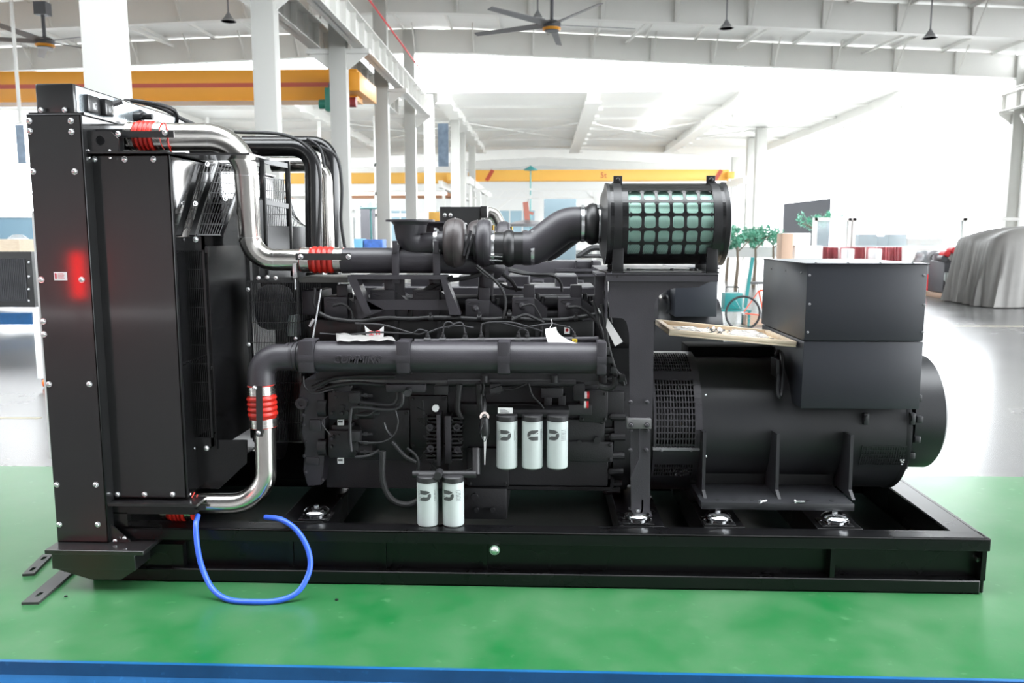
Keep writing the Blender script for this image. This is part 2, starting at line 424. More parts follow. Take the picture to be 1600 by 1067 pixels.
# diagonal tie bars in the roof plane
mb = MB()
for (x, s) in ((-21, 1), (-16, 1), (-9, 1), (4.2, -1), (8.6, -1), (13.5, -1)):
    mb.beam((x, 24.2, zlow(x)+.8), (x+2.6*s*0.35, 29.9, zlow(x)+.7), .09, .09)
struct(mb.build('trim_2', M['hallwhite'], label='diagonal bracing bars between the rafters'))
# columns of the middle row, H-section
def column(x, Y, h, w=0.45, d=0.32, t=.03):
    mb = MB()
    mb.box(x-w/2, x+w/2, Y-d/2, Y+d/2, 0, h, .012)
    mb.box(x-w/2-.08, x+w/2+.08, Y-d/2-.08, Y+d/2+.08, 0, .04)
    return mb
for Y in YB:
    o = column(-5.45, Y, zlow(-5.45)+.9).build('column', M['colwhite']); struct(o, 'white steel column of the middle row')
for Y in (24.1, 30.1):
    o = column(XW+.2, Y, zlow(XW)+.9).build('column', M['colwhite']); struct(o, 'white steel column at the right wall')
for Y in (18.2, 24.1, 30.1):
    o = column(-27, Y, 8.4).build('column', M['colwhite']); struct(o, 'white steel column at the far side of the left bay')
# crane runway girders on brackets, both rows
def runway(x, side, y0, y1, z=6.78, name=None):
    mb = MB(); h = .62
    mb.box(x-.16, x+.16, y0, y1, z, z+.03); mb.box(x-.2, x+.2, y0, y1, z+h, z+h+.03); mb.box(x-.012, x+.012, y0, y1, z, z+h)
    y = y0
    while y < y1:
        mb.box(x-.15, x+.15, y-.01, y+.01, z, z+h); y += 1.0
    mb.box(x-.04, x+.04, y0, y1, z+h+.03, z+h+.14)
    mb.box(x-.3*side, x-.3*side+.05, y0, y1, z+h+.3, z+h+.33)
    y = y0+.5
    while y < y1:
        mb.box(x-.3*side, x-.3*side+.04, y, y+.04, z+h, z+h+.3); y += 3
    for Y in YB:
        if y0 <= Y <= y1:
            xc = x-.45*side
            mb.hexa([(xc, Y-.12, z-.12), (x+.25*side, Y-.12, z-.12), (x+.25*side, Y+.12, z-.12), (xc, Y+.12, z-.12)], [(xc, Y-.12, z), (x+.25*side, Y-.12, z), (x+.25*side, Y+.12, z), (xc, Y+.12, z)])
            mb.prism([(xc, z-.6), (xc, z-.12), (x+.2*side, z-.12)], Y-.02, Y+.02)
    return mb
struct(runway(-4.85, 1, 2, 30.4).build('beam', M['hallwhite']), 'white crane runway girder on the middle columns')
struct(runway(-6.05, -1, 2, 30.4).build('beam', M['hallwhite']), 'white crane runway girder facing the neighbouring bay')
struct(runway(XW-.35, -1, 17, 30.4).build('beam', M['hallwhite']), 'white crane runway girder along the right wall')
# red conductor line above the middle runway
mb = MB(); mb.tube([(-4.5, 5, 7.9), (-4.5, 30, 7.9)], .028, 6)
struct(mb.build('trim_3', M['redink'], label='red power rail line above the runway girder'))
# right wall end panel with bracing
mb = MB(); mb.box(XW+.42, XW+.5, 20, 30.5, 0, 8.6); mb.beam((XW+.3, 24.4, 8.0), (XW+.3, 29.9, 7.9), .1, .1)
struct(mb.build('wall_right', M['wallw']))
mb = MB(); mb.beam((XW+.1, 29.6, 6.6), (XW+.1, 24.4, 1.2), .12, .12); mb.beam((XW+.1, 24.4, 6.6), (XW+.1, 29.6, 1.2), .12, .12)
mb.beam((XW+.15, 27, 0), (XW+.15, 27, 8.6), .14, .14)
struct(mb.build('trim_4', M['hallwhite'], label='crossed diagonal braces at the right wall'))
# ---- second building beyond the open court
Y2 = 39.6
mb = MB(); mb.box(-34, 20, Y2, 68, 9.25, 9.4); struct(mb.build('ceiling', M['sheet'], label='smooth light roof underside of the building behind'))
for i, (x, w) in enumerate(((-22, .5), (-13.5, .5), (-5.2, .6), (2.6, .6), (10.4, .6), (18.6, .7))):
    mb = MB(); mb.box(x-w/2, x+w/2, Y2, 66, 8.75, 9.25); mb.box(x-w/2-.1, x+w/2+.1, Y2, 66, 8.7, 8.76)
    for k in range(9): mb.box(x+w/2+.05, x+w/2+.3, Y2+1.5+k*2.8, Y2+1.9+k*2.8, 8.55, 8.7)
    struct(mb.build('beam', M['hallwhite']), 'long white roof girder of the building behind')
mb = MB()
for k, y in enumerate((44, 49, 54, 60)):
    mb.box(-34, 20, y-.08, y+.08, 9.1, 9.25)
for x in (-9, -1.3, 6.5, 14):
    mb.beam((x-3.8, 50, 9.1), (x+3.8, 60, 9.1), .08, .08); mb.beam((x+3.8, 50, 9.1), (x-3.8, 60, 9.1), .08, .08)
struct(mb.build('trim_5', M['hallwhite'], label='cross purlins and ties of the roof behind'))
# bright strip light hanging in the roof behind
mb = MB(); a, b = P(1000, 150, 44), P(985, 188, 47.6)
mb.box(6.9, 7.5, 42.5, 54, 9.02, 9.1)
tag(mb.build('strip_light', M['lamp']), 'long white glowing strip light under the roof of the building behind', 'light')
# third zone: low rafters, far wall
for i, (Y, b) in enumerate(((66, 8.4), (75, 8.4), (84, 8.4))):
    mb = MB()
    for s in (-1, 1):
        mb.hexa([(0, Y-.2, b+.8), (s*24, Y-.2, b-.4), (s*24, Y+.2, b-.4), (0, Y+.2, b+.8)], [(0, Y-.2, b+1.7), (s*24, Y-.2, b+.5), (s*24, Y+.2, b+.5), (0, Y+.2, b+1.7)])
    struct(mb.build('beam', M['hallwhite']), 'white gabled rafter deep in the building behind')
mb = MB(); mb.box(-40, 26, 66, 104, 10.2, 10.3); struct(mb.build('ceiling', M['sheet'], label='far roof at the end of the halls'))
mb = MB(); mb.box(-60, 22, 104, 104.4, 0, 12); struct(mb.build('wall_back', M['wallw']))
for i, x in enumerate((-38, -30, -22, -14, -6, 2, 10)):
    mb = MB(); mb.box(x, x+5, 103.8, 104, 1, 5.2)
    w = mb.build('window_%d' % (i+1), mat('sky_window_glass', (0.35, 0.5, 0.58), 0.15)); struct(w)
    mb = MB(); mb.box(x-.1, x+5.1, 103.7, 103.82, 5.1, 5.3); mb.box(x-.1, x+5.1, 103.7, 103.82, .9, 1.1)
    for k in range(4): mb.box(x-.05+k*1.66, x+.1+k*1.66, 103.7, 103.82, 1, 5.2)
    mb.build('window_frame', M['hallwhite'], w)
# columns further back
for (px, Y, top) in ((672, 40, 9.2), (712, 46, 9.2), (722, 52, 9.2), (738, 60, 9.2)):
    x = XX(px, 300, Y); struct(column(x, Y, top, .5, .6).build('column', M['colwhite']), 'white column of the building behind')
for (px, Y) in ((1148, 70), (1172, 60), (1186, 54)):
    x = XX(px, 300, Y); struct(column(x, Y, 9.2, .7, .6).build('column', M['colwhite']), 'pale column at the open side of the building behind')
# left bay: far cross wall with windows and pale partitions
mb = MB()
xa = -34
for k in range(9): mb.box(-34+k*3.4, -33.8+k*3.4, 45.9, 46, 0, 9)
for z in (1.0, 3.0, 4.3, 6.0): mb.box(-34, -5.8, 45.9, 46.0, z, z+.2)
struct(mb.build('wall_left', M['wallw'], label='pale partition wall with slender posts beyond the left bay'))
mb = MB(); mb.box(-34, -16, 46.05, 46.1, 1.2, 3.0)
struct(mb.build('window_8', mat('dim_blue_glass', (0.12, 0.2, 0.26), 0.15)))

# ---- travelling cranes
def crane(label, x0, x1, Y, z0, z1, m, stripe=None, hoist=None, d=.7):
    t = thing('overhead_crane', label, 'crane', ((x0+x1)/2, Y, z0))
    mb = MB(); mb.box(x0, x1, Y-d/2, Y+d/2, z0, z1, .02); mb.box(x0, x1, Y-d/2-.05, Y+d/2+.05, z0-.03, z0); mb.build('bridge_girder', m, t)
    if stripe:
        mb = MB(); mb.box(x0, x1, Y-d/2-.012, Y-d/2-.002, stripe[0], stripe[1]); mb.build('stripe', M['cranered'], t)
    for x in (x0, x1):
        mb = MB(); mb.box(x-.25, x+.25, Y-1.15, Y+1.15, z0+.1, z0+.6, .02); mb.build('end_carriage', m, t)
    return t
zc0, zc1 = ZZ(300, 160, 19.8), ZZ(300, 113, 19.8)
t = crane('long orange bridge crane with a red stripe, spanning the left bay', -26.5, XX(562, 135, 19.8), 19.8, zc0, zc1, M['orange'], (zc0+.42*(zc1-zc0), zc0+.56*(zc1-zc0)))
# hoist of that crane
h = P(515, 160, 19.0)
ht = thing('electric_hoist', 'green electric hoist trolley under the end of the orange bridge crane', 'hoist', tuple(h))
mb = MB(); mb.cyl((h.x-.28, 19.0, h.z-.05), (h.x+.12, 19.0, h.z-.05), .13, 16); mb.build('motor', M['hoistg'], ht)
mb = MB(); mb.box(h.x-.1, h.x+.12, 18.85, 19.15, h.z-.25, h.z+.38, .03); mb.build('gearbox', M['hoistg'], ht)
mb = MB(); mb.cyl((h.x+.5, 19.0, h.z), (h.x+.75, 19.0, h.z), .14, 16); mb.build('brake_drum', mat('dull_red', (0.25, 0.03, 0.03), 0.4), ht)
mb = MB(); mb.tube(rpath([(h.x, 19.0, h.z+.35), (h.x, 19.0, h.z+.55), (h.x+.2, 19.0, h.z+.55)], .1), .03, 8); mb.box(h.x-.05, h.x+.05, 19.0, 19.5, h.z+.28, h.z+.36); mb.build('suspension_bar', M['dgrey'], ht)
ya, yb = P(738, 283, 62), P(1138, 265, 62)
CY_ = crane('pale yellow bridge crane with red end marks, far down the middle hall', ya.x, yb.x, 62, ya.z, yb.z, M['craneyellow'])
ya, yb = P(380, 287, 60), P(706, 270, 60)
crane('pale yellow bridge crane seen between the far columns of the left bay', ya.x, yb.x, 60, ya.z, yb.z, M['craneyellow'])
ya, yb = P(380, 310, 78), P(705, 299, 78)
crane('dull brown bridge crane behind and below the pale yellow one', ya.x, yb.x, 78, ya.z, yb.z, mat('crane_brown', (.5, .25, .14), .5))
# red marks and hoist text on the far yellow crane
for px in (765, 1122):
    a = P(px, 274, 61.6); mb = MB(); mb.beam((a.x-.25, 61.62, a.z-.42), (a.x+.25, 61.62, a.z+.42), .3, .02, (0, 1, 0))
    mb.build('warning_stripe', M['cranered'], CY_)
mb = text_mesh('5t', .62, front(XX(943, 274, 61.6), 61.63, ZZ(943, 274, 61.6)), .005)
mb.build('load_marking', M['cranered'], CY_)
for (x_, z_) in ((XX(742, 274, 62), ZZ(742, 283, 62)), (XX(1136, 274, 62), ZZ(1136, 283, 62)), (XX(382, 290, 60), ZZ(382, 286.6, 60)), (XX(704, 290, 60)-.3, ZZ(704, 286.6, 60))):
    mb = MB(); mb.box(x_-.15, x_+.15, 56, 82, z_-.55, z_-.04)
    for y_ in (58, 66, 74): mb.box(x_-.1, x_+.1, y_-.1, y_+.1, 0, z_-.55)
    struct(mb.build('beam', M['hallwhite']), 'slim white crane runway in the building behind')

# ---- ceiling fans
def fan(px, py, Y, label, R, ph):
    c = P(px, py, Y); t = thing('ceiling_fan', label, 'fan', tuple(c))
    mb = MB(); mb.lathe(c, (0, 0, 1), [(-.16, .0), (-.16, .2), (-.08, .26), (.06, .26), (.12, .18), (.12, 0)], 24); mb.build('hub', M['dgrey'], t)
    mb = MB(); mb.cyl(c+V(0, 0, .1), c+V(0, 0, .95), .05, 12); mb.box(c.x-.18, c.x+.18, Y-.15, Y+.15, c.z+.75, c.z+1.1); mb.build('drop_rod', M['dgrey'], t)
    mb = MB(); mb.lathe(c, (0, 0, 1), [(-.14, .235), (-.1, .265), (-.07, .265)], 24); mb.build('orange_band', M['orange'], t)
    for k in range(5):
        a = ph+k*2*PI/5; d = V(math.cos(a), math.sin(a), 0); n = V(-d.y, d.x, 0)
        mb = MB(); p0, p1 = c+d*.2, c+d*R
        w = .13
        mb.hexa([p0-n*w+V(0, 0, -.02), p0+n*w+V(0, 0, .05), p0+n*w+V(0, 0, .07), p0-n*w+V(0, 0, 0)], [p1-n*w*.7+V(0, 0, -.02), p1+n*w*.7+V(0, 0, .02), p1+n*w*.7+V(0, 0, .04), p1-n*w*.7+V(0, 0, 0)])
        mb.build('blade', M['grey'], t)
fan(862, 40, 20, 'large five-bladed ceiling fan hanging above the middle bay', 2.45, math.radians(-60))
fan(70, 66, 20, 'large five-bladed ceiling fan hanging in the left bay', 2.45, math.radians(-20))
# ---- high bay lamps
def bell(px, py, Y, label, s=.68):
    c = P(px, py, Y); t = thing('high_bay_lamp', label, 'lamp', tuple(c), 'high bay lamps')
    mb = MB(); mb.lathe(c, (0, 0, -1), [(-.3*s, .04*s), (-.2*s, .1*s), (-.1*s, .16*s), (.06*s, .28*s), (.1*s, .34*s)], 24); mb.build('lamp_shade', M['grey'], t)
    mb = MB(); mb.cyl(c+V(0, 0, -.1*s), c+V(0, 0, -.06*s), .3*s, 20); mb.build('lens', M['whitebox'], t)
    mb = MB(); mb.cyl(c+V(0, 0, .28*s), V(c.x, c.y, zlow(c.x)+.99), .025, 8); mb.build('stem', M['grey'], t)
bell(357, 30, 21, 'grey bell lamp under the rafter above the two left columns')
bell(840, 27, 22.3, 'grey bell lamp just behind the hub of the middle ceiling fan')
bell(1135, 41, 22.5, 'grey bell lamp above the air filter canister')
bell(1453, 56, 22.5, 'grey bell lamp near the right end of the rafter')

# ---- middle distance: steel gantry with tank lid and hoist
gt = thing('steel_gantry', 'white lattice steel gantry standing in the hall beyond the turbochargers', 'gantry', (XX(840, 400, 22), 22, 0))
mb = MB()
for px in (748, 845, 930):
    a = P(px, 300, 22); mb.box(a.x-.07, a.x+.07, 21.9, 22.1, 0, a.z)
mb.build('post', M['hallwhite'], gt)
mb = MB(); z0, z1 = ZZ(840, 309, 22), ZZ(840, 296, 22); x0, x1 = XX(740, 300, 22), XX(938, 300, 22)
mb.beam((x0, 22, z0), (x1, 22, z0), .06, .06); mb.beam((x0, 22, z1), (x1, 22, z1), .06, .06)
n = 16
for i in range(n): mb.beam((x0+(x1-x0)*i/n, 22, z0 if i % 2 else z1), (x0+(x1-x0)*(i+1)/n, 22, z1 if i % 2 else z0), .035, .035)
mb.beam((x0, 22, z0-.9), (x0+1.2, 22, z0), .08, .08)
mb.build('lattice_beam', M['hallwhite'], gt)
c = P(824, 350, 20.6)
lt = thing('tank_lid', 'grey domed lid with a red lever hanging over a white tank under the gantry', 'lid', tuple(c))
mb = MB(); mb.lathe(c, (0, 0, 1), [(-.07, .62), (0, .62), (.08, .35), (.12, .1), (.12, 0)], 28); mb.build('dome', M['grey'], lt); mb = MB(); mb.cyl(c+V(0, 0, .1), V(c.x, 22, z0-.02), .012, 6); mb.build('sling', M['grey'], lt)
mb = MB(); mb.beam(c+V(0, 0, .1), c+V(-.06, 0, .65), .16, .1); mb.beam(c+V(-.1, 0, .4), c+V(.18, 0, .3), .08, .08); mb.build('lever', mat('faded_red', (.55, .2, .15), .5), lt)
mb = MB(); c2 = P(824, 372, 20.6); mb.lathe((c2.x, 20.6, 0), (0, 0, 1), [(0, .7), (c2.z+.1, .7), (c2.z+.12, .6)], 28)
tag(mb.build('white_tank', M['whitebox']), 'round white tank standing under the domed lid', 'tank')
# hanging banners
def banner(name, label, a, b, Y, m):
    p, q = P(*a, Y), P(*b, Y); mb = MB(); mb.box(p.x, q.x, Y-.02, Y+.02, q.z, p.z); o = mb.build(name, m); tag(o, label, 'banner'); return o
banner('hanging_banner', 'tall blue-grey picture banner hung beside the middle row of columns', (684, 193), (701, 260), 30.6, M['poster'])
banner('wall_poster', 'tall blue picture poster hanging at the edge behind the radiator', (24, 195), (41, 256), 16, M['poster'])
mb = MB(); a = P(692, 192, 30.6); mb.box(-5.3, a.x+.25, 30.58, 30.62, a.z, a.z+.05); mb.box(-5.34, -5.24, 30.2, 30.62, a.z-.05, a.z+.1); tag(mb.build('banner_bracket', M['hallwhite']), 'thin white bracket on the column carrying the tall picture banner', 'bracket')
mb = MB(); a = P(32, 194, 16); mb.box(a.x-.03, a.x+.03, 15.97, 16.03, a.z, 8.7); mb.box(a.x-.3, a.x+.3, 15.98, 16.02, a.z, a.z+.04); tag(mb.build('banner_rod', M['hallwhite']), 'thin rod from the roof holding the blue picture poster', 'rod')

# far shelves and small goods between the columns
def goods(label, name, a, Y, m, h=None):
    p, q = P(a[0], a[1], Y), P(a[2], a[3], Y); z0 = q.z if h is None else h
    mb = MB(); mb.box(p.x, q.x, Y-.25, Y+.25, z0, p.z, .02); return tag(mb.build(name, m), label, 'box')
bt = MB(); a, b = P(500, 392, 16), P(700, 386, 16); bt.box(a.x, b.x, 15.4, 16.6, a.z-.05, a.z); 
for x in (a.x+.1, b.x-.1):
    for y in (15.5, 16.5): bt.box(x-.04, x+.04, y-.04, y+.04, 0, a.z-.05)
tag(bt.build('work_table', M['whitebox']), 'long white work table behind the engine, carrying packages', 'table')
zt = a.z+.002
goods('blue printed carton on the work table behind the engine', 'printed_carton', (572, 374, 601, 387), 16, mat('blue_print', (.06, .16, .5), .5, noise=.8), zt)
goods('pale blue package beside the blue printed carton', 'package', (556, 373, 570, 387), 16, mat('pale_blue', (.2, .5, .75), .5), zt)
a = P(671, 347, 24); b = P(689, 347, 24); mb = MB(); mb.box(a.x-.2, b.x+.2, 23.7, 24.3, a.z-.05, a.z-.001)
for x_ in (a.x-.18, b.x+.18):
    for y_ in (23.72, 24.28): mb.box(x_-.02, x_+.02, y_-.02, y_+.02, 0, a.z-.05)
tag(mb.build('tall_rack', M['hallwhite']), 'tall slender white rack under the yellow tray', 'rack')
goods('yellow tray standing on the far table between two columns', 'yellow_tray', (671, 331, 689, 347), 24, M['craneyellow'])
goods('grey cabinet door panel standing between the far columns', 'grey_cabinet', (564, 322, 586, 372), 40, M['dgrey'], 0)
goods('grey cabinet with teal glass standing right of the gantry post', 'tall_cabinet', (850, 310, 900, 340), 40, mat('steel_blue_door', (.10, .14, .16), .4), 0)
# green spiked lamp stand
for (px, py, Y, lab) in ((579, 340, 30, 'slender lamp stand with a green cap between the left columns'), (829, 281, 50, 'small teal beacon on top of the gantry beam')):
    c = P(px, py-18, Y); mb = MB(); mb.lathe(c, (0, 0, -1), [(-.2, 0), (-.12, .1), (.08, .45), (.12, .45)], 16); mb.cyl((c.x, Y, 0), c, .04, 8)
    tag(mb.build('lamp_stand', M['tealp']), lab, 'lamp')

# ---- left: small radiator unit on blue pallet, crate, cabinet on castors
Yl = 11.5
t = thing('radiator_unit', 'small black radiator unit with bolted side strip on a blue pallet', 'radiator', (XX(0, 480, Yl), Yl, 0))
mb = MB(); mb.pbox(-30, 393, 52, 480, Yl, Yl+.5); mb.build('frame', M['panel'], t)
mb = MB(); a, b = P(-30, 470, Yl), P(38, 404, Yl)
for k in range(26): x = a.x+(b.x-a.x)*k/25; mb.box(x-.006, x+.006, Yl-.03, Yl, a.z, b.z)
mb.build('core', M['dgrey'], t)
for py in (410, 432, 452, 470):
    c = P(45, py, Yl-.01); mb = MB(); mb.bolt(c, (0, -1, 0), .02); mb.build('bolt', M['chrome'], t)
mb = MB(); g = G(0, 507); mb.pbox(-40, 489, 50, 507, 11.2, 12.6); tag(mb.build('blue_pallet', M['bluefloor']), 'low blue steel pallet under the small black radiator unit', 'pallet')
mb = MB(); mb.pbox(-30, 374, 30, 393, 12.4, 13.2); tag(mb.build('wooden_crate_top', M['wood']), 'pale wooden crate behind the small radiator unit', 'crate')
c = P(28, 372, 13.2); mb = MB(); mb.lathe(c+V(0, 0, -.1), (0, 0, 1), [(0, .22), (.1, .2), (.17, .1), (.18, 0)], 16)
tag(mb.build('wrapped_bundle', M['clear']), 'rounded whitish wrapped bundle lying on the pale wooden crate', 'bundle')
ct = thing('castor_cabinet', 'white sheet metal cabinet on orange castors, mostly hidden by the radiator', 'cabinet', (-6.3, 5.6, 0))
a, b = P(50, 486, 5.6), P(72, 592, 5.6)
mb = MB(); mb.box(a.x, a.x+.6, 5.6, 6.1, b.z, a.z, .01); mb.build('body', M['whitebox'], ct)
for x in (a.x+.08, a.x+.52):
    mb = MB(); mb.cyl((x-.02, 5.65, .055), (x+.03, 5.65, .055), .055, 18); mb.build('castor_wheel', M['orangepl'], ct)
    mb = MB(); mb.box(x-.035, x+.045, 5.62, 5.68, .05, b.z+.01); mb.build('castor_fork', M['chrome'], ct)

# ---- right: things in the bright area
# tarpaulin covered machine
def tarp():
    g0, g1 = P(1498, 480, 17.8), P(1720, 482, 17.8)
    x0, x1 = g0.x+.62, g1.x+.9; y0, y1 = 17.6, 20.3; ztop = ZZ(1560, 352, 18.4)
    cx, cy_ = (x0+x1)/2, (y0+y1)/2; mb = MB(); N = 220; rows = []
    for j in range(17):
        v = j/16; ring = []
        for i in range(N):
            a = 2*PI*i/N; ca, sa = math.cos(a), math.sin(a)
            k = (abs(ca)**8+abs(sa)**8)**(-1/8)
            if v < .5:   # top
                rr = v/.5; r = .05+.83*rr; z = ztop-.25*rr**4+.06*math.sin(5*a)*rr-.15*max(0, -ca)*rr
            else:
                u = (v-.5)/.5; r = .88+.13*u**.7; z = (ztop-.25+.06*math.sin(5*a)-.15*max(0, -ca))*(1-u)+.02*u
                fold = (.03*math.sin(17*a+2*u)+.02*math.sin(39*a+3*math.sin(5*a))+.015*math.sin(71*a))*u*(1.2)
                r += fold+.05*math.sin(3*a+2)*u
            ring.append(mb.bm.verts.new((cx+ca*k*r*(x1-x0)/2, cy_+sa*k*r*(y1-y0)/2, z)))
        rows.append(ring)
    for j in range(16):
        for i in range(N):
            ff = mb.bm.faces.new((rows[j][i], rows[j][(i+1) % N], rows[j+1][(i+1) % N], rows[j+1][i])); ff.smooth = True
    mb.bm.faces.new(rows[0][::-1])
    tag(mb.build('tarpaulin_cover', M['tarp'], sharp=80), 'big machine hidden under a creased grey tarpaulin at the right edge', 'covered machine')
tarp()
mb = MB(); a = G(1486, 468); mb.box(12.0, 15.2, 20.6, 22.4, .06, .14)
for x in (12.1, 13, 14.9): mb.box(x-.05, x+.05, 20.6, 22.4, 0, .06)
tag(mb.build('wooden_pallet', M['carton']), 'low wooden pallet left of the grey tarpaulin', 'pallet')
# stacked engine with red caps behind
et = thing('wrapped_engine', 'dark engine with red caps standing between the white-wrapped unit and the tarpaulin', 'engine', (12.0, 21, .14))
mb = MB(); mb.pbox(1474, 408, 1500, 458, 21, 22, .05); mb.pbox(1478, 395, 1498, 410, 21, 21.8, .05); mb.build('body', M['dgrey'], et)
for (px, py, m) in ((1480, 397, 'redink'), (1492, 391, 'redink'), (1476, 404, 'dgrey'), (1487, 402, 'plastic'), (1484, 438, 'white')):
    c = P(px, py, 20.9); mb = MB(); mb.cyl(c, c+V(0, .3, 0), .1, 14); mb.build('cap', M[m], et)
for k in range(2):
    c = P(1478+k*8, 432, 20.85); mb = MB(); mb.cyl(c-V(0, 0, .12), c+V(0, 0, .12), .05, 12); mb.build('canister', M['white'], et)
# white-wrapped unit
def blob(name, label, cat, c, sx, sy, sz, m, seed=1, amp=.1):
    mb = MB(); bmesh.ops.create_icosphere(mb.bm, subdivisions=4, radius=1)
    rnd = random.Random(seed); ph = [rnd.uniform(0, 6) for _ in range(6)]
    for v in mb.bm.verts:
        p = v.co.copy(); k = 1+amp*(math.sin(6*p.x+ph[0])*math.sin(5*p.z+ph[1])+.5*math.sin(13*p.y+9*p.x+ph[2])+.4*math.sin(17*p.z+ph[3]))
        q = max(abs(p.x), abs(p.y), abs(p.z)); k *= (1/q)**.45
        v.co = Vector((c[0]+p.x*k*sx, c[1]+p.y*k*sy, max(0.0, c[2]+p.z*k*sz)))
    for ff in mb.bm.faces: ff.smooth = True
    o = mb.build(name, m, sharp=60)
    return tag(o, label, cat) if cat else o
c = P(1443, 425, 22)
wt = thing('wrapped_unit', 'unit wrapped in milky plastic with a grey wheel showing, on a red stand', 'wrapped machine', (c.x, 22, 0))
o = blob('plastic_wrap', None, None, (c.x, 22.3, c.z), .5, .5, .62, M['wrap'], 4, .1); adopt(o, wt)
o = blob('core_body', None, None, (c.x, 22.3, c.z+.05),   .4, .4, .45, M['grey'], 5, .06); adopt(o, wt)
mb = MB(); c3 = P(1442, 404, 21.85); mb.cyl(c3, c3+V(0, .2, 0), .22, 24); mb.lathe(c3+V(0, -.02, 0), (0, -1, 0), [(0, .12), (.05, .1), (.06, 0)], 20); mb.build('wheel', M['grey'], wt)
mb = MB(); c4 = P(1442, 452, 22); mb.box(c4.x-.35, c4.x+.4, 21.8, 22.8, 0, .55); mb.box(c4.x-.35, c4.x+.4, 21.8, 22.8, .55, .62); mb.build('stand', M['redink'], wt)
wt.location.y += 1.3; wt.location.x += .95
# low glazed partition
pt = thing('glazed_partition', 'low white framed glass partition in the bright area behind the terminal box', 'partition', (XX(1270, 400, 26), 26, 0))
mb = MB(); z0, z1, z2 = ZZ(1400, 387, 26), ZZ(1400, 340, 26), ZZ(1400, 345, 26)
x0, xm, x1, xe = XX(1271, 360, 26), XX(1330, 360, 26), XX(1508, 360, 26), XX(1590, 360, 26)
mb.box(x0, xe, 25.9, 26.1, z2, z1); mb.box(x0, x1, 25.9, 26.1, z0-.08, z0); mb.box(x0, x1, 25.95, 26.05, 0, z0-.08)
for px in (1273, 1326, 1333, 1505): x = XX(px, 360, 26); mb.box(x-.06, x+.06, 25.9, 26.1, 0, z1)
mb.build('frame', M['hallwhite'], pt)
mb = MB(); mb.box(x0, x1, 25.99, 26.01, z0, z2); mb.build('glass_pane', M['glass'], pt)
# goods seen through that glass
for (a, b, c_, d_, lab) in ((1338, 366, 1366, 384, 'grey crate pile seen through the glass, next to the wider frame post'), (1368, 369, 1383, 384, 'small grey crate seen through the middle of the glass'), (1385, 366, 1412, 384, 'tall grey carton seen through the glass partition'), (1414, 372, 1468, 384, 'long low beige carton row seen through the glass')):
    o = goods(lab, 'crate', (a, b, c_, d_-.3), 30, M['grey'] if 'grey' in lab else M['carton'])
    mbp = MB()
mb = MB(); a, b = P(1330, 384, 29.7), P(1475, 387, 29.7); mb.box(a.x, b.x, 29.5, 30.5, 0, a.z); tag(mb.build('storage_bench', M['hallwhite']), 'long white bench behind the glass carrying grey cartons', 'bench')
# red sheeting bundles
for k, (a, b) in enumerate(((1284, 1310), (1326, 1352), (1368, 1410))):
    p, q = P(a, 386, 24), P(b, 420, 24)
    mb = MB(); n = 30; w = q.x-p.x
    for s_ in range(n):
        xa, xb = p.x+w*s_/n, p.x+w*(s_+1)/n; ya_, yb_ = 24+.06*math.sin(s_*1.9), 24+.06*math.sin((s_+1)*1.9)
        mb.hexa([(xa, ya_, 0), (xb, yb_, 0), (xb, 24.8, 0), (xa, 24.8, 0)], [(xa, ya_+.12, p.z), (xb, yb_+.12, p.z), (xb, 24.8, p.z), (xa, 24.8, p.z)])
    tag(mb.build('wrapped_red_stack', M['pinkwrap']), ['narrow red stack in milky plastic left of the other wrapped stacks', 'red stack in milky plastic between its two neighbours', 'widest red stack in milky plastic beside the wrapped unit'][k], 'wrapped stack')
for k, (a, b) in enumerate(((1312, 1322), (1354, 1364))):
    p, q = P(a, 388, 23.8), P(b, 420, 23.8); mb = MB(); mb.box(p.x, q.x, 23.1, 23.7, 0, p.z, .05)
    tag(mb.build('white_sack', M['whitebox']), ['white sack between the first two wrapped red stacks', 'white sack left of the widest wrapped red stack'][k], 'sack')
# dark sign board, white cartons
mb = MB(); a, b = P(1226, 318, 34), P(1286, 375, 34)
mb.hexa([(a.x, 34, 0), (b.x, 33.2, 0), (b.x, 33.4, 0), (a.x, 34.2, 0)], [(a.x, 34, a.z), (b.x, 33.2, a.z+.2), (b.x, 33.4, a.z+.2), (a.x, 34.2, a.z)])
tag(mb.build('dark_board', M['dgrey']), 'tall dark grey board standing in the bright court', 'board')
goods('white carton on top, upper of the pale cartons beside the dark board', 'white_carton', (1225, 364, 1262, 384), 20, M['whitebox'])
goods('brown striped carton end left of the white cartons', 'brown_carton', (1218, 365, 1234, 408), 19.7, M['carton'], 0)
goods('large white carton, lower of the pale cartons beside the dark board', 'white_carton', (1238, 384, 1280, 410), 20, M['whitebox'], 0)
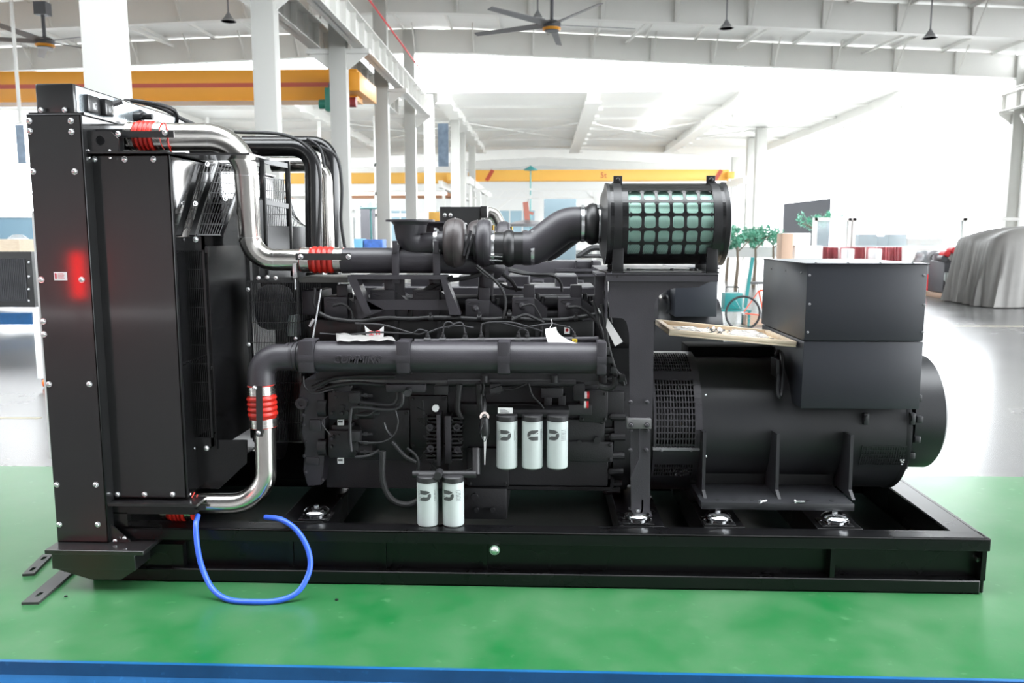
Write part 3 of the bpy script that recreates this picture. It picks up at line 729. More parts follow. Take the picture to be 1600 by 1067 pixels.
# trees
def tree(px, py, Y, R, label, seed, n=1500):
    rnd = random.Random(seed); c = P(px, py, Y); t = thing('small_tree', label, 'tree', (c.x, Y, 0), 'potted trees in the bright area')
    mb = MB(); mb.tube([(c.x, Y, 0), (c.x+.05, Y, c.z*.5), (c.x, Y, c.z-.1)], [.07, .05, .03], 8)
    for k in range(7):
        a = k*.9; mb.tube([(c.x, Y, c.z-.5+.05*k), (c.x+R*.7*math.cos(a), Y+R*.7*math.sin(a), c.z-.1+.1*rnd.random())], [.03, .012], 6)
    mb.build('trunk', M['bark'], t)
    mb = MB(); cl = [(V(rnd.gauss(0, R*.5), rnd.gauss(0, R*.5), rnd.gauss(0, R*.22)), rnd.uniform(.15, .34)*R) for _ in range(26)]
    for k in range(n):
        cc, rr = rnd.choice(cl); d = V(rnd.gauss(0, 1), rnd.gauss(0, 1), rnd.gauss(0, 1)).normalized()
        p = c+cc+d*rr*rnd.random()**.4; u = V(rnd.gauss(0, 1), rnd.gauss(0, 1), rnd.gauss(0, 1)).normalized(); w_ = u.cross(d).normalized(); s_ = rnd.uniform(.03, .06)
        mb.quad(p-u*s_, p-w_*s_*.5, p+u*s_, p+w_*s_*.5)
    mb.build('foliage', M['leaf'], t)
tree(1152, 372, 24.4, .6, 'small teal-green tree just right of the air filter canister', 1)
tree(1180, 368, 25.8, .75, 'broadest teal-green tree of the group behind the alternator', 2, 2000)
tree(1208, 368, 28.2, .6, 'small teal-green tree touching the dark board edge', 3)
tree(1272, 345, 31, .7, 'pale green tree in front of the dark board', 4)
tree(1137, 362, 30, .6, 'small teal-green tree farthest behind the canister rim', 5)
mb = MB(); mb.pbox(1120, 385, 1225, 402, 29.3, 29.9); tag(mb.build('planter', M['whitebox']), 'long white planter under the teal-green trees', 'planter')
# teal tool box cabinet and bicycle
a, b = P(1133, 458, 13.2), P(1160, 483, 13.2)
tt = thing('tool_box', 'teal metal tool box with a black handle on the teal bench', 'tool box', ((a.x+b.x)/2, 13.2, b.z))
mb = MB(); mb.box(a.x, b.x, 13.2, 13.55, b.z, a.z, .01); mb.build('body', M['tealp'], tt)
mb = MB(); mb.tube(rpath([(a.x+.05, 13.37, a.z-.01), (a.x+.05, 13.37, a.z+.12), (b.x-.05, 13.37, a.z+.12), (b.x-.05, 13.37, a.z-.01)], .04), .012, 8); mb.build('handle', M['rubber'], tt)
bt = thing('teal_bench', 'teal steel bench leg frame behind the alternator, carrying the tool box', 'bench', (XX(1150, 490, 13.1), 13.1, 0))
zb = P(1150, 483, 13.2).z
mb = MB(); mb.box(XX(1110, 486, 13.1), XX(1172, 486, 13.1), 13.0, 13.7, zb-.04, zb); mb.build('tabletop', M['tealp'], bt)
for x in (XX(1112, 486, 13.1), XX(1170, 486, 13.1)):
    mb = MB(); mb.box(x-.02, x+.02, 13.05, 13.1, 0, zb-.04); mb.box(x-.02, x+.02, 13.6, 13.65, 0, zb-.04); mb.build('leg', M['tealp'], bt)
mb = MB(); a = P(1168, 410, 13.9); mb.beam(P(1163, 486, 13.9), P(1176, 402, 13.9), .07, .05); mb.cyl((XX(1163,486,13.9),13.9,0),P(1163, 486, 13.9),.03,8)
tag(mb.build('teal_post', M['tealp']), 'slanted teal post rising behind the bicycle', 'post')
def bike():
    Yb = 12.3; w1 = P(1160, 514, Yb); r = .335; zc = r; xw = w1.x; t = thing('bicycle', 'red framed bicycle with black tyres parked behind the wooden tray', 'bicycle', (xw+.5, Yb, 0))
    for k, xo in enumerate((0, 1.02)):
        mb = MB(); pts = [(xw+xo+math.cos(a*PI/20)*r, Yb, zc+math.sin(a*PI/20)*r) for a in range(41)]
        mb.tube(pts, .024, 8); o = mb.build('wheel', M['rubber'], t)
        mb = MB()
        for s_ in range(18):
            a = s_*PI/9; mb.cyl((xw+xo, Yb, zc), (xw+xo+math.cos(a)*r*.95, Yb, zc+math.sin(a)*r*.95), .002, 5)
        mb.cyl((xw+xo, Yb-.05, zc), (xw+xo, Yb+.05, zc), .025, 12); mb.build('spokes', M['chrome'], o)
    mb = MB(); A, B, C_, E_, Hh = V(xw, Yb, zc), V(xw+.42, Yb, zc-.05), V(xw+.3, Yb, zc+.45), V(xw+.85, Yb, zc+.5), V(xw+1.02, Yb, zc)
    for (p, q, rr) in ((A, B, .012), (A, C_, .01), (B, C_, .018), (C_, E_, .02), (B, E_, .024), (E_, Hh, .018)): mb.cyl(p, q, rr, 10)
    mb.build('frame', M['redbike'], t)
    mb = MB(); mb.cyl(C_, C_+V(-.03, 0, .14), .012, 8); mb.build('seat_post', M['chrome'], t)
    mb = MB(); s = C_+V(-.03, 0, .16); mb.hexa([(s.x-.13, Yb-.07, s.z-.03), (s.x+.13, Yb-.02, s.z-.03), (s.x+.13, Yb+.02, s.z-.03), (s.x-.13, Yb+.07, s.z-.03)], [(s.x-.13, Yb-.07, s.z+.02), (s.x+.14, Yb-.02, s.z+.02), (s.x+.14, Yb+.02, s.z+.02), (s.x-.13, Yb+.07, s.z+.02)]); mb.build('saddle', M['rubber'], t)
    mb = MB(); mb.tube([E_, E_+V(-.03, 0, .12), E_+V(.02, -.28, .16)], .013, 8); mb.tube([E_+V(-.03, 0, .12), E_+V(.02, .28, .16)], .013, 8); mb.build('handlebar', M['rubber'], t)
    mb = MB(); mb.cyl(B-V(0, .03, 0), B-V(0, .02, 0), .09, 20); mb.beam(B-V(0, .05, 0), B+V(.1, -.05, -.13), .02, .02); mb.build('crank', M['grey'], t)
bike()
mb = MB(); mb.pbox(1166, 493, 1192, 512, 13.3, 13.7); o = mb.build('carton', M['carton']); tag(o, 'brown carton standing behind the red bicycle', 'carton')

# ================================================================== THE GENERATOR SET
GS = thing('generator_set', 'big black diesel generator set with a silver charge pipe, on the green floor in front', 'generator', (0, .85, 0))
XL, XR = -2.46, 2.35
ZT = .305
# ---- base frame
bf = MB()
bf.box(XL, XR, 0.0, .02, .235, ZT)               # front lip
bf.box(XL, XR, 0.0, .12, ZT-.015, ZT)            # top flange
bf.box(XL, XR, .075, .09, .04, ZT)               # web
bf.box(XL, XR-.04, 0.0, .12, .0, .015); bf.box(XL, XR-.04, .0, .02, .0, .075); bf.box(XL, XR-.04, .02, .09, .055, .07)
bf.box(XL, XR, 1.6, 1.72, ZT-.015, ZT); bf.box(XL, XR, 1.62, 1.64, 0, ZT); bf.box(XL, XR, 1.6, 1.72, 0, .015)
bf.box(XR-.16, XR, .0, 1.72, ZT-.016, ZT-.001); bf.box(XR-.03, XR-.01, .02, 1.7, .0, ZT)
bf.box(XL, XL+.02, .02, 1.7, 0, ZT)
base = bf.build('base_frame', M['base'], GS, bev=.006)
for px in (1300, 1536):
    mb = MB(); x = XX(px, 885, .02); mb.box(x-.012, x+.012, .012, .075, .07, .24); mb.build('stiffener', M['base'], base)
for px in (455, 600, 758):
    mb = MB(); x = XX(px, 885, .06); mb.box(x-.012, x+.012, .06, .075, .07, .24); mb.build('stiffener', M['base'], base)
def beamx(xa, xb, name='cross_beam'):
    mb = MB(); mb.box(xa, xb, .12, 1.6, ZT-.012, ZT+.002); mb.box(xa, xa+.012, .12, 1.6, ZT-.16, ZT); mb.box(xb-.012, xb, .12, 1.6, ZT-.16, ZT)
    return mb.build(name, M['base'], base, bev=.002)
g1 = G(505, 815, ZT); g2 = G(969, 822, ZT); g3 = G(1100, 823, ZT); g4 = G(1347, 826, ZT)
beamx(g1.x-.24, g1.x); beamx(g2.x, g2.x+.24); beamx(g3.x, g3.x+.22); beamx(g4.x-.24, g4.x)
mb = MB(); mb.bolt((XX(773, 859, 0), -.0, ZZ(773, 859, 0)), (0, -1, 0), .022); mb.build('hole_plug', M['chrome'], base)
mb = MB(); c = P(1529, 873, .07); mb.cyl(c, c+V(0, -.02, 0), .02, 16); mb.build('hole_plug', M['chrome'], base)
# glossy drip tray inside the frame
mb = MB(); mb.box(XL+.05, XR-.05, .13, 1.59, .03, .04); mb.build('floor_pan', mat('tank_top', (.01, .02, .016), .3), base)
# left tow bracket of the base
mb = MB(); mb.prism([(XL-.02, .075), (XL+.5, .005), (XL+.5, .2), (XL-.16, .2)], .03, .08); mb.build('skid_nose', M['base'], base)
mb = MB(); c = P(185, 914, .05); mb.cyl(c+V(0, 0, -.04), c+V(0, 0, .0), .03, 12, .04); mb.build('levelling_foot', M['rubber'], base)
# foot pads outside the frame, radiator side
# ---- vibration mounts
def mount(px, py, x=None):
    c = G(px, py, ZT+.01); x = c.x; y = max(.19, c.y)
    mb = MB(); mb.box(x-.085, x+.085, y-.065, y+.065, ZT+.002, ZT+.014, .003)
    for sx in (-.07, .07): mb.bolt((x+sx, y-.0, ZT+.014), (0, 0, 1), .01)
    o = mb.build('vibration_mount', M['gloss'], GS)
    mb = MB(); mb.lathe((x, y, ZT+.014), (0, 0, 1), [(0, .05), (.012, .052), (.016, .066), (.03, .07), (.042, .058), (.048, .03), (.05, 0)], 28); mb.build('zinc_dome', M['zincshine'], o)
    mb = MB(); mb.cyl((x, y, ZT+.05), (x, y, ZT+.075), .014, 6); mb.build('mount_bolt', M['chrome'], o)
    return x, y
MT = [mount(490, 812), mount(999, 822), mount(1122, 815), mount(1304, 817)]
for (x, y) in MT[:]:
    pass

# ---- radiator
def bl(mb, px, py, Y, r=.0135, ax=(0, -1, 0)): mb.bolt(P(px, py, Y), ax, r)
BOLTN = []
def boltpart(px, py, Y, parent, r=.0135, ax=(0, -1, 0)):
    mb = MB(); mb.bolt(P(px, py, Y) if not isinstance(px, Vector) else px, ax, r*.85); o = mb.build('bolt', M['chrome'], parent); BOLTN.append(o); return o
yA = -.05; xa0, xa1 = -2.608, -2.325
rz0 = .235; rz1 = 2.484
rad = MB()
rad.box(xa0, xa1, yA, yA+.012, rz0, rz1)
rad.box(xa1-.012, xa1, yA, 1.75, rz0, rz1); rad.box(xa0, xa1, 1.74, 1.75, rz0, rz1)
rad.box(xa0, xa1, yA, 1.75, rz1-.012, rz1); rad.box(xa0, xa1, yA, 1.75, rz0, rz0+.012)
rad_o = rad.build('radiator_housing', M['panel'], GS, bev=.004)
# white film edge on the outlet side and outlet core
mb = MB(); mb.box(xa0-.012, xa0-.001, yA+.005, 1.74, .7, 2.0); mb.build('protective_film', M['whitebox'], rad_o)
# header tank box on top
hx0, hx1 = XX(55, 150, 0), XX(115, 150, 0); hz = ZZ(85, 130, 0)
mb = MB(); mb.box(hx0, hx1, 0.0, 1.7, rz1, hz, .01); hd = mb.build('header_tank', M['panel'], GS); mb = MB(); mb.box(hx1, hx1+.003, .02, 1.69, rz1+.02, hz-.01); mb.build('tank_side_sheet', M['alusheet'], hd)
mb = MB(); mb.box(hx0-.03, xa1, -.02, 1.72, rz1, rz1+.012); mb.build('tank_flange', M['panel'], hd)
for px in (64, 101): boltpart(px, 172, -.02, hd, .013)
# side port cover on the tank
mb = MB(); mb.box(hx1, hx1+.03, .08, .2, rz1+.03, hz-.04, .006); mb.box(hx1, hx1+.05, .215, .3, rz1+.03, hz-.04, .008); mb.build('port_bracket', M['panel'], hd)
# sloping end plate with sight glasses and valves
# fittings on the right-facing side of the tank
for (y, z, s) in ((.62, hz-.02, 1), (.95, hz-.12, 1), (1.05, hz-.2, 1.1), (1.32, hz-.03, 1), (1.5, hz-.14, .9)):
    mb = MB(); mb.cyl((hx1, y, z-.06), (hx1+.05, y, z-.06), .028*s, 12); mb.cyl((hx1+.05, y, z-.06), (hx1+.11, y, z-.06), .018*s, 6); mb.cyl((hx1+.06, y-.04, z-.06), (hx1+.06, y+.04, z-.06), .012, 8); mb.build('valve_fitting', M['rubber'], hd)
mb = MB(); mb.tube(smooth([(hx1+.07, .95, hz-.18), (hx1+.25, .6, hz-.05), P(205, 157, .5), P(250, 168, .6), P(300, 195, .75), P(330, 210, .9)], 6), .012, 8); mb.build('vent_hose', M['cable'], hd)
mb = MB(); mb.tube(smooth([(hx1+.08, .62, hz-.07), P(195, 156, .9), P(250, 170, 1.1), P(310, 196, 1.3)], 6), .007, 8); mb.build('vent_hose', M['cable'], hd)
mb = MB(); mb.tube(smooth([P(190, 158, .35), P(165, 168, .3), P(150, 185, .28)], 6), .015, 8); mb.build('vent_hose', M['cable'], hd)
# bolts of the outlet panel
for (px, py) in ((46, 189), (111, 189), (47, 205), (112, 206), (52, 268), (117, 268), (65, 437), (128, 437), (68, 502), (69, 522), (77, 600), (140, 600), (89, 757), (150, 757), (93, 819), (153, 819)):
    boltpart(px, py, yA, rad_o, .0155)
# label
mb = MB(); a, b = P(84, 425, yA-.001), P(105, 438, yA-.001); mb.box(a.x, b.x, yA-.002, yA, b.z, a.z); lb = mb.build('rating_label', M['paper'], rad_o, 'white rating label')
mb = MB(); w = b.x-a.x; h_ = a.z-b.z
mb.box(a.x+.006, a.x+.014, yA-.003, yA-.002, b.z+.008, a.z-.006)
for k in range(4): mb.box(a.x+.022, a.x+.022+w*(.5-.07*(k % 2)), yA-.003, yA-.002, b.z+.010+k*.008, b.z+.012+k*.008)
mb.build('label_print', M['redink'], lb)
# recess strip between outlet panel and shroud
mb = MB(); mb.box(xa1, XX(150, 500, .06), .04, .05, rz0, ZZ(140, 245, .04)); mb.build('recess_strip', M['gloss'], rad_o)
for (px, py) in ((131, 250), (135, 333), (141, 413), (146, 492), (149, 543), (155, 620), (159, 696), (165, 772)): boltpart(px, py, .04, rad_o, .013)
# shroud
yB = .03; sx0, sx1 = XX(150, 500, yB), XX(281, 560, yB); sz0, sz1 = ZZ(220, 779, yB), ZZ(220, 241, yB)
mb = MB(); mb.box(sx0, sx1, yB, yB+.01, sz0, sz1); mb.box(sx1-.012, sx1, yB, 1.68, sz0, sz1); mb.box(sx0, sx1, yB, 1.68, sz1-.012, sz1); mb.box(sx0, sx1, yB, 1.68, sz0, sz0+.012); mb.box(sx0, sx1, 1.67, 1.68, sz0, sz1)
shr = mb.build('fan_shroud', M['panel'], GS, bev=.003)
mb = MB(); mb.box(sx1-.011, sx1+.002, yB+.02, 1.66, sz0+.02, sz1-.02); mb.build('shroud_side_sheet', M['mirrorblack'], shr)
mb = MB(); mb.box(sx0-.06, sx1+.01, yB-.05, 1.7, sz1, sz1+.012); mb.box(sx1-.05, sx1+.4, yB+.05, .4, sz1, sz1+.01); mb.build('shelf_flange', M['panel'], shr); mb = MB(); mb.box(sx0-.0, sx1+.08, yB-.07, .1, sz0-.02, sz0-.006); mb.build('shelf_flange', M['panel'], shr)
for (px, py) in ((148, 249), (195, 249), (240, 249), (184, 772), (226, 772), (270, 772)): boltpart(px, py, yB, shr, .0145)
for (px, py) in ((256, 250), (261, 335), (265, 419), (270, 502), (270, 535), (275, 615), (280, 694), (284, 772), (296, 772)): boltpart(px, py, yB+.04, shr, .012, (1, 0, 0))
# ported lifting bracket above the shelf
mb = MB(); c = P(156, 220, .0)
bx0, bx1 = XX(135, 220, 0), XX(186, 220, 0); bz0, bz1 = ZZ(160, 238, 0), ZZ(160, 205, 0)
N = 20; cc = V((bx0+bx1)/2-.01, 0, (bz0+bz1)/2+.005); outer = [(bx0, bz0), (bx1, bz0), (bx1, bz1-.04), (bx1-.04, bz1), (bx0+.01, bz1)]
def plate_hole(mb, outer, cx, cz, r, y0, y1, n=24):
    """extruded plate with one round hole"""
    def rayhit(a):
        dx, dz = math.cos(a), math.sin(a); best = None
        for i in range(len(outer)):
            x1_, z1_ = outer[i]; x2_, z2_ = outer[(i+1) % len(outer)]
            den = dx*(z2_-z1_)-dz*(x2_-x1_)
            if abs(den) < 1e-9: continue
            t = ((x1_-cx)*(z2_-z1_)-(z1_-cz)*(x2_-x1_))/den; u = ((x1_-cx)*dz-(z1_-cz)*dx)/den
            if t > 0 and -1e-6 <= u <= 1+1e-6 and (best is None or t < best): best = t
        return (cx+dx*best, cz+dz*best)
    angs = sorted([2*PI*i/n for i in range(n)]+[math.atan2(z-cz, x-cx) % (2*PI) for x, z in outer])
    rows = []
    for a in angs:
        ox, oz = rayhit(a); ix, iz = cx+math.cos(a)*r, cz+math.sin(a)*r
        rows.append([mb.bm.verts.new(q) for q in ((ox, y0, oz), (ix, y0, iz), (ix, y1, iz), (ox, y1, oz))])
    m_ = len(rows)
    for i in range(m_):
        A, B = rows[i], rows[(i+1) % m_]
        for k in range(4):
            try: mb.bm.faces.new((A[k], B[k], B[(k+1) % 4], A[(k+1) % 4]))
            except ValueError: pass
plate_hole(mb, outer, cc.x, cc.z, .024, -.006, .006); mb.box(bx0, bx1, -.006, .06, bz0, bz0+.008)
lb_ = mb.build('lifting_bracket', M['panel'], GS)
mb = MB(); mb.box(bx0-.03, bx1-.02, .08, .09, bz0, bz1+.02); mb.build('bracket_back', M['rubber'], lb_)
for px in (139, 172): boltpart(px, 237, -.0, lb_, .012, (0, 0, 1)); boltpart(px, 246, .0, lb_, .009, (0, 0, -1))
boltpart(185, 209, -.012, lb_, .0145)
# foot plates under the radiator
ft = MB(); x0, x1 = XX(72, 850, -.14), XX(226, 850, -.14)
ft.box(x0, x1, -.16, .2, .212, .235); ft.box(x0+.02, x1-.06, -.135, .1, .12, .212)
ft.prism([(x0+.02, .12), (XX(145, 890, -.1), .06), (x1-.15, .06), (x1-.06, .12)], -.125, .0)
ft_o = ft.build('radiator_foot', M['panel'], GS, bev=.003)
mb = MB(); mb.prism([(XX(163, 830, .0), .235), (XX(208, 840, .0), .235), (XX(168, 800, .0), .36)], -.03, -.02); mb.box(XX(163, 830, 0)-.12, XX(163, 830, 0)+.02, -.04, .1, .235, .40); mb.build('gusset', M['panel'], ft_o)
for (px, py) in ((195, 841), (180, 845)): boltpart(px, py, -.05, ft_o, .012, (0, 0, 1))
mb = MB(); mb.box(XX(160, 795, .02), XX(305, 795, .02), .01, .1, ZZ(220, 802, .02), ZZ(220, 783, .02)); mb.box(XX(163, 800, .02), XX(200, 800, .02), .01, .05, .235, ZZ(220, 800, .02)); mb.build('lower_rail', M['gloss'], ft_o)

# ---- fan guard
gd_x0 = sx1
gd = MB()
ax0, ax1 = XX(287, 530, .16), XX(326, 530, .16); gz0, gz1 = ZZ(305, 697, .16), ZZ(305, 370, .16)
gd.box(ax0, ax0+.012, .155, .17, gz0, gz1); gd.box(ax1-.012, ax1, .155, .17, gz0, gz1)
gd.box(ax0, ax1, .155, .17, gz1-.07, gz1); gd.box(ax0, ax1, .155, .17, gz0, gz0+.05)
gd.grid((ax0+.02, .162, gz0+.05), (ax1-.012, .162, gz0+.05), (ax1-.012, .162, gz1-.07), (ax0+.02, .162, gz1-.07), 10, 10, .0032, .004)
gd.box(sx1, ax0+.02, .15, .17, gz0-.15, gz1+.05)
fg = gd.build('fan_guard', M['gloss'], GS)
for (px, py) in ((285, 374), (306, 374), (302, 700), (323, 700)): boltpart(px, py, .155, fg, .014)
for (px, py) in ((274, 385), (278, 488), (280, 590), (286, 690), (352, 310), (324, 256), (305, 318), (287, 346), (346, 700), (360, 710), (374, 721), (334, 728), (313, 745), (305, 712)): boltpart(px, py, .24, fg, .0115, (.6, -.8, 0))
# angled side of the guard, running back; then rear face
pA = V(ax1, .165, 0); pB = V(XX(388, 520, .75), .75, 0); pC = V(XX(470, 520, 1.0), 1.15, 0); pD = V(pB.x+.12, 1.6, 0)
def wallpanel(p, q, z0, z1, rows, name, m, grille=False, cols=3):
    mb = MB(); d = (q-p); n = V(-d.y, d.x, 0).normalized()
    if grille: mb.grid(p+V(0, 0, z0), q+V(0, 0, z0), q+V(0, 0, z1), p+V(0, 0, z1), cols, rows, .004, .004)
    else:
        for k in range(rows):
            za, zb = z0+(z1-z0)*k/rows, z0+(z1-z0)*(k+1)/rows
            for j in range(cols):
                a = p.lerp(q, j/cols); b = p.lerp(q, (j+1)/cols); e = (b-a).normalized()*.003
                mb.beam((a+e)+V(0, 0, (za+zb)/2), (b-e)+V(0, 0, (za+zb)/2), zb-za-.008, .006, n) if False else mb.hexa([a+e+V(0, 0, za+.004), b-e+V(0, 0, za+.004), b-e-n*.006+V(0, 0, za+.004), a+e-n*.006+V(0, 0, za+.004)], [a+e+V(0, 0, zb-.004)-n*.004, b-e+V(0, 0, zb-.004)-n*.004, b-e-n*.008+V(0, 0, zb-.004), a+e-n*.008+V(0, 0, zb-.004)])
        mb.hexa([p-n*.012+V(0, 0, z0), q-n*.012+V(0, 0, z0), q-n*.016+V(0, 0, z0), p-n*.016+V(0, 0, z0)], [p-n*.012+V(0, 0, z1), q-n*.012+V(0, 0, z1), q-n*.016+V(0, 0, z1), p-n*.016+V(0, 0, z1)])
    return mb.build(name, m, fg)
gt1 = gz1-.05
wallpanel(pA, pB, gz0-.02, gt1, 12, 'side_mesh_panel', M['gloss'], False, 4)
wallpanel(pB, V(pB.x+.02, 1.6, 0), gz0-.02, gt1+.3, 13, 'side_mesh_panel', M['gloss'], False, 4)
mb = MB(); mb.beam(pA+V(0, 0, gt1-.02), pB+V(.0, 0, gt1-.02), .03, .03); mb.build('guard_rail', M['panel'], fg); mb = MB(); mb.beam(pA+V(0, -.0, .62*gz0+.38*gz1), pB+V(0, 0, .62*gz0+.38*gz1), .012, .012); mb.box(pB.x-.01, pB.x+.03, .74, .78, gz0-.1, gt1+.3); mb.build('guard_rail', M['panel'], fg)
# sloping upper grille: from the guard top back and up towards the shroud
def sl(name, a, b, c, d, nu, nv, m='rubber', w=.003):
    mb = MB(); mb.grid(a, b, c, d, nu, nv, w, .002, .008); return mb.build(name, M[m], fg)
A = P(293, 368, .2); B = P(345, 369, .2); C_ = P(387, 262, .55); D_ = P(330, 252, .55)
mb = MB(); mb.beam(P(338, 253, .52), P(300, 368, .17), .03, .012, (0, 1, 0)); mb.beam(P(386, 258, .7), P(346, 368, .3), .02, .012, (0, 1, 0)); mb.build('guard_post', M['panel'], fg)
mbs = sl('slanted_mesh_panel', P(279, 345, .18), P(306, 366, .2), P(336, 256, .5), P(296, 254, .45), 8, 7)
sl('slanted_mesh_panel', P(308, 367, .2), P(346, 367, .3), P(388, 258, .7), P(338, 254, .55), 10, 7)
mb = MB(); mb.prism([(XX(345, 368, .35), ZZ(345, 368, .35)), (XX(386, 368, .35), ZZ(386, 368, .35)), (XX(386, 262, .35), ZZ(386, 262, .35))], .75, .76)
# rear upper guard cage: solid lower rows and grilles above
q0 = P(388, 300, .95)
zU = ZZ(430, 248, 1.0); zUa = ZZ(430, 385, 1.0)
r0, r1, r2, r3 = V(XX(385, 300, .9), .9, 0), V(XX(413, 300, 1.0), 1.0, 0), V(XX(452, 300, 1.2), 1.2, 0), V(XX(478, 330, 1.45), 1.45, 0)
wallpanel(r0, r1, zUa-.45, zU-.26, 9, 'rear_mesh_panel', M['gloss'], False, 1)
wallpanel(r0, r1, zU-.26, zU-.05, 3, 'rear_mesh_panel', M['gloss'], True, 8)
wallpanel(r1, r2, zUa-.45, zU-.42, 5, 'rear_mesh_panel', M['gloss'], False, 1)
wallpanel(r1, r2, zU-.42, zU-.12, 4, 'rear_mesh_panel', M['gloss'], True, 14)
wallpanel(r2, r3, zUa-.45, zU-.42, 5, 'rear_mesh_panel', M['gloss'], False, 1)
mb = MB(); a1, a2 = r2+V(0, 0, zU-.42), r3+V(0, 0, zU-.42); mb.grid(a1, a2, a2+V(-.12, 0, .1), a1+V(0, 0, .32), 10, 5, .004, .004); mb.build('rear_mesh_panel', M['gloss'], fg)
for r_ in (r1, r2):
    mb = MB(); mb.box(r_.x-.016, r_.x+.016, r_.y-.03, r_.y-.01, zUa-.2, zU+.0, .003); o = mb.build('guard_post', M['panel'], fg)
    for z in (zU-.06, zU-.42): mb = MB(); mb.bolt((r_.x, r_.y-.03, z), (0, -1, 0), .01); mb.build('bolt', M['chrome'], o) if False else mb.bm.free()
mb = MB(); mb.beam(r0+V(0, -.02, zU), r2+V(0, -.02, zU-.03), .02, .03); mb.beam(r0+V(0, -.04, zU-.25), r2+V(0, -.04, zU-.29), .012, .03); mb.build('guard_rail', M['panel'], fg)
# low dark shield plate between the guard and the lower pipe
mb = MB(); a, b, c_ = P(282, 780, .2), P(385, 735, .5), P(385, 640, .6)
mb.prism([(sx1, .47), (XX(345, 770, .2), .47), (XX(388, 730, .2), .62), (XX(388, 690, .2), .75), (sx1, .75)], .18, .19); mb.build('lower_shield', M['gloss'], fg)
# belt guard with pulleys, in front of the engine nose
yg = .42; bx0, bx1 = XX(388, 480, yg), XX(466, 480, yg); bz1, bz0 = ZZ(430, 440, yg), ZZ(430, 690, yg)
mb = MB(); mb.grid((bx0, yg, bz0), (bx1, yg, bz0), (bx1, yg, bz1), (bx0, yg, bz1), 30, 8, .003, .004, .012)
mb.grid((bx1, yg, bz0), (bx1, .9, bz0), (bx1, .9, bz1), (bx1, yg, bz1), 12, 8, .003, .004, .012)
mb.grid((bx0, yg, bz1), (bx1, yg, bz1), (bx1, .9, bz1), (bx0, .9, bz1), 22, 14, .003, .004, .012)
bg = mb.build('belt_guard', M['gloss'], GS)
mb = MB(); mb.box(bx0-.02, bx1+.1, .93, .945, .3, bz1); mb.build('dark_gap_backing', M['matteblack'], bg)  # black sheet added to block the bright hall seen through the guard
mb = MB(); c = P(432, 480, .62); mb.lathe(c-V(.09, 0, 0), (1, 0, 0), [(0, .06), (.0, .12), (.04, .135), (.12, .135), (.16, .12), (.18, .07), (.2, .04)], 32); mb.build('belt_alternator', M['cast'], bg)
mb = MB(); c = P(425, 600, .6); mb.cyl(c-V(.06, 0, 0), c+V(.06, 0, 0), .17, 32); mb.cyl(c+V(0, 0, -.34)-V(.05, 0, 0), c+V(.05, 0, -.34), .12, 32); mb.build('belt_pulley', M['cast'], bg)
mb = MB(); a, b = P(447, 492, .6), P(470, 524, .6); mb.cyl(((a.x+b.x)/2, .6, b.z), ((a.x+b.x)/2, .6, a.z), .04, 24); mb.build('coolant_filter', M['white'], bg, 'white coolant filter canister')
for (px, py) in ((388, 452), (389, 538), (404, 434), (418, 433), (431, 434), (462, 529)): boltpart(px, py, yg-.01, bg, .011)

# ---- steel charge air pipes
def clampband(p, ax, r, parent, w=.014, m='chrome'):
    ax = Vector(ax).normalized(); mb = MB(); mb.lathe(Vector(p)-ax*w/2, ax, [(0, r), (0, r+.002), (w, r+.002), (w, r)], 28)
    mb.box(p[0]-.008, p[0]+.008, p[1]-r*.5-.01, p[1]-r*.5+.012, p[2]+r*.9, p[2]+r*.9+.016) if abs(ax.x) > .7 else None
    return mb.build('clamp', M[m], parent)
def coupling(p, ax, L, r, n=4, label='red silicone coupling with steel clamps'):
    """red humped sleeve between two bright ends"""
    p = Vector(p); ax = Vector(ax).normalized(); prof = []
    k = 8*n; h = L*.5
    for i in range(k+1):
        t = i/k; prof.append((-h/2+h*t, r*(1.0+.10*abs(math.sin(n*PI*t)))))
    mb = MB(); mb.lathe(p, ax, [(-L/2, r*.98)]+[(-h/2-.003, r*.98)]+prof+[(h/2+.003, r*.98), (L/2, r*.98)], 36)
    o = mb.build('silicone_coupling', M['red'], GS, label)
    for s in (-1, 1):
        mb = MB(); a = p+ax*s*(h/2+.008); mb.lathe(a if s > 0 else a-ax*(L*.2), ax, [(0, r), (0, r*1.03), (L*.08, r*1.03), (L*.08, r), (L*.12, r), (L*.12, r*1.03), (L*.2, r*1.03), (L*.2, r)], 36); mb.build('steel_clamp', M['steel'], o)
    return o
def strap(a, b, w, d, parent, ax):
    mb = MB(); mb.beam(a, b, .006, w, (0, 0, 1)) if abs((Vector(b)-Vector(a)).normalized().z) < .7 else mb.beam(a, b, w, .006, (0, 1, 0))
    return mb.build('strap_bracket', M['panel'], parent)
yp = .17
t0 = P(195, 214, yp)
path = rpath([P(248, 214, yp), P(381, 214, .36), P(392, 406, .48), P(470, 406, .5)], [.2, .17], 14)
n = len(path); rs = [.0735-.0105*min(1, max(0, (i-1)/(n*.5))) for i in range(n)]
mb = MB(); mb.tube(path, rs, 32); sp = mb.build('charge_air_pipe', M['steel'], GS, 'polished steel pipe bending down from the radiator top')
mb = MB(); i0, i1 = 1, 15
for i in (1, 15, 16, n-2):
    d = (path[min(i+1, n-1)]-path[i-1]).normalized(); mb.lathe(path[i]-d*.0015, d, [(0, rs[i]*.99), (0, rs[i]+.0012), (.003, rs[i]+.0012), (.003, rs[i]*.99)], 32)
mb.build('weld_seam', M['chrome'], sp)
mb = MB(); a = P(150, 214, yp); mb.cyl(a-V(.1, 0, 0), P(215, 214, yp), .068, 28); mb.build('radiator_port', M['panel'], GS)
c1 = coupling(P(231, 213, yp), (1, 0, 0), .19, .0735)
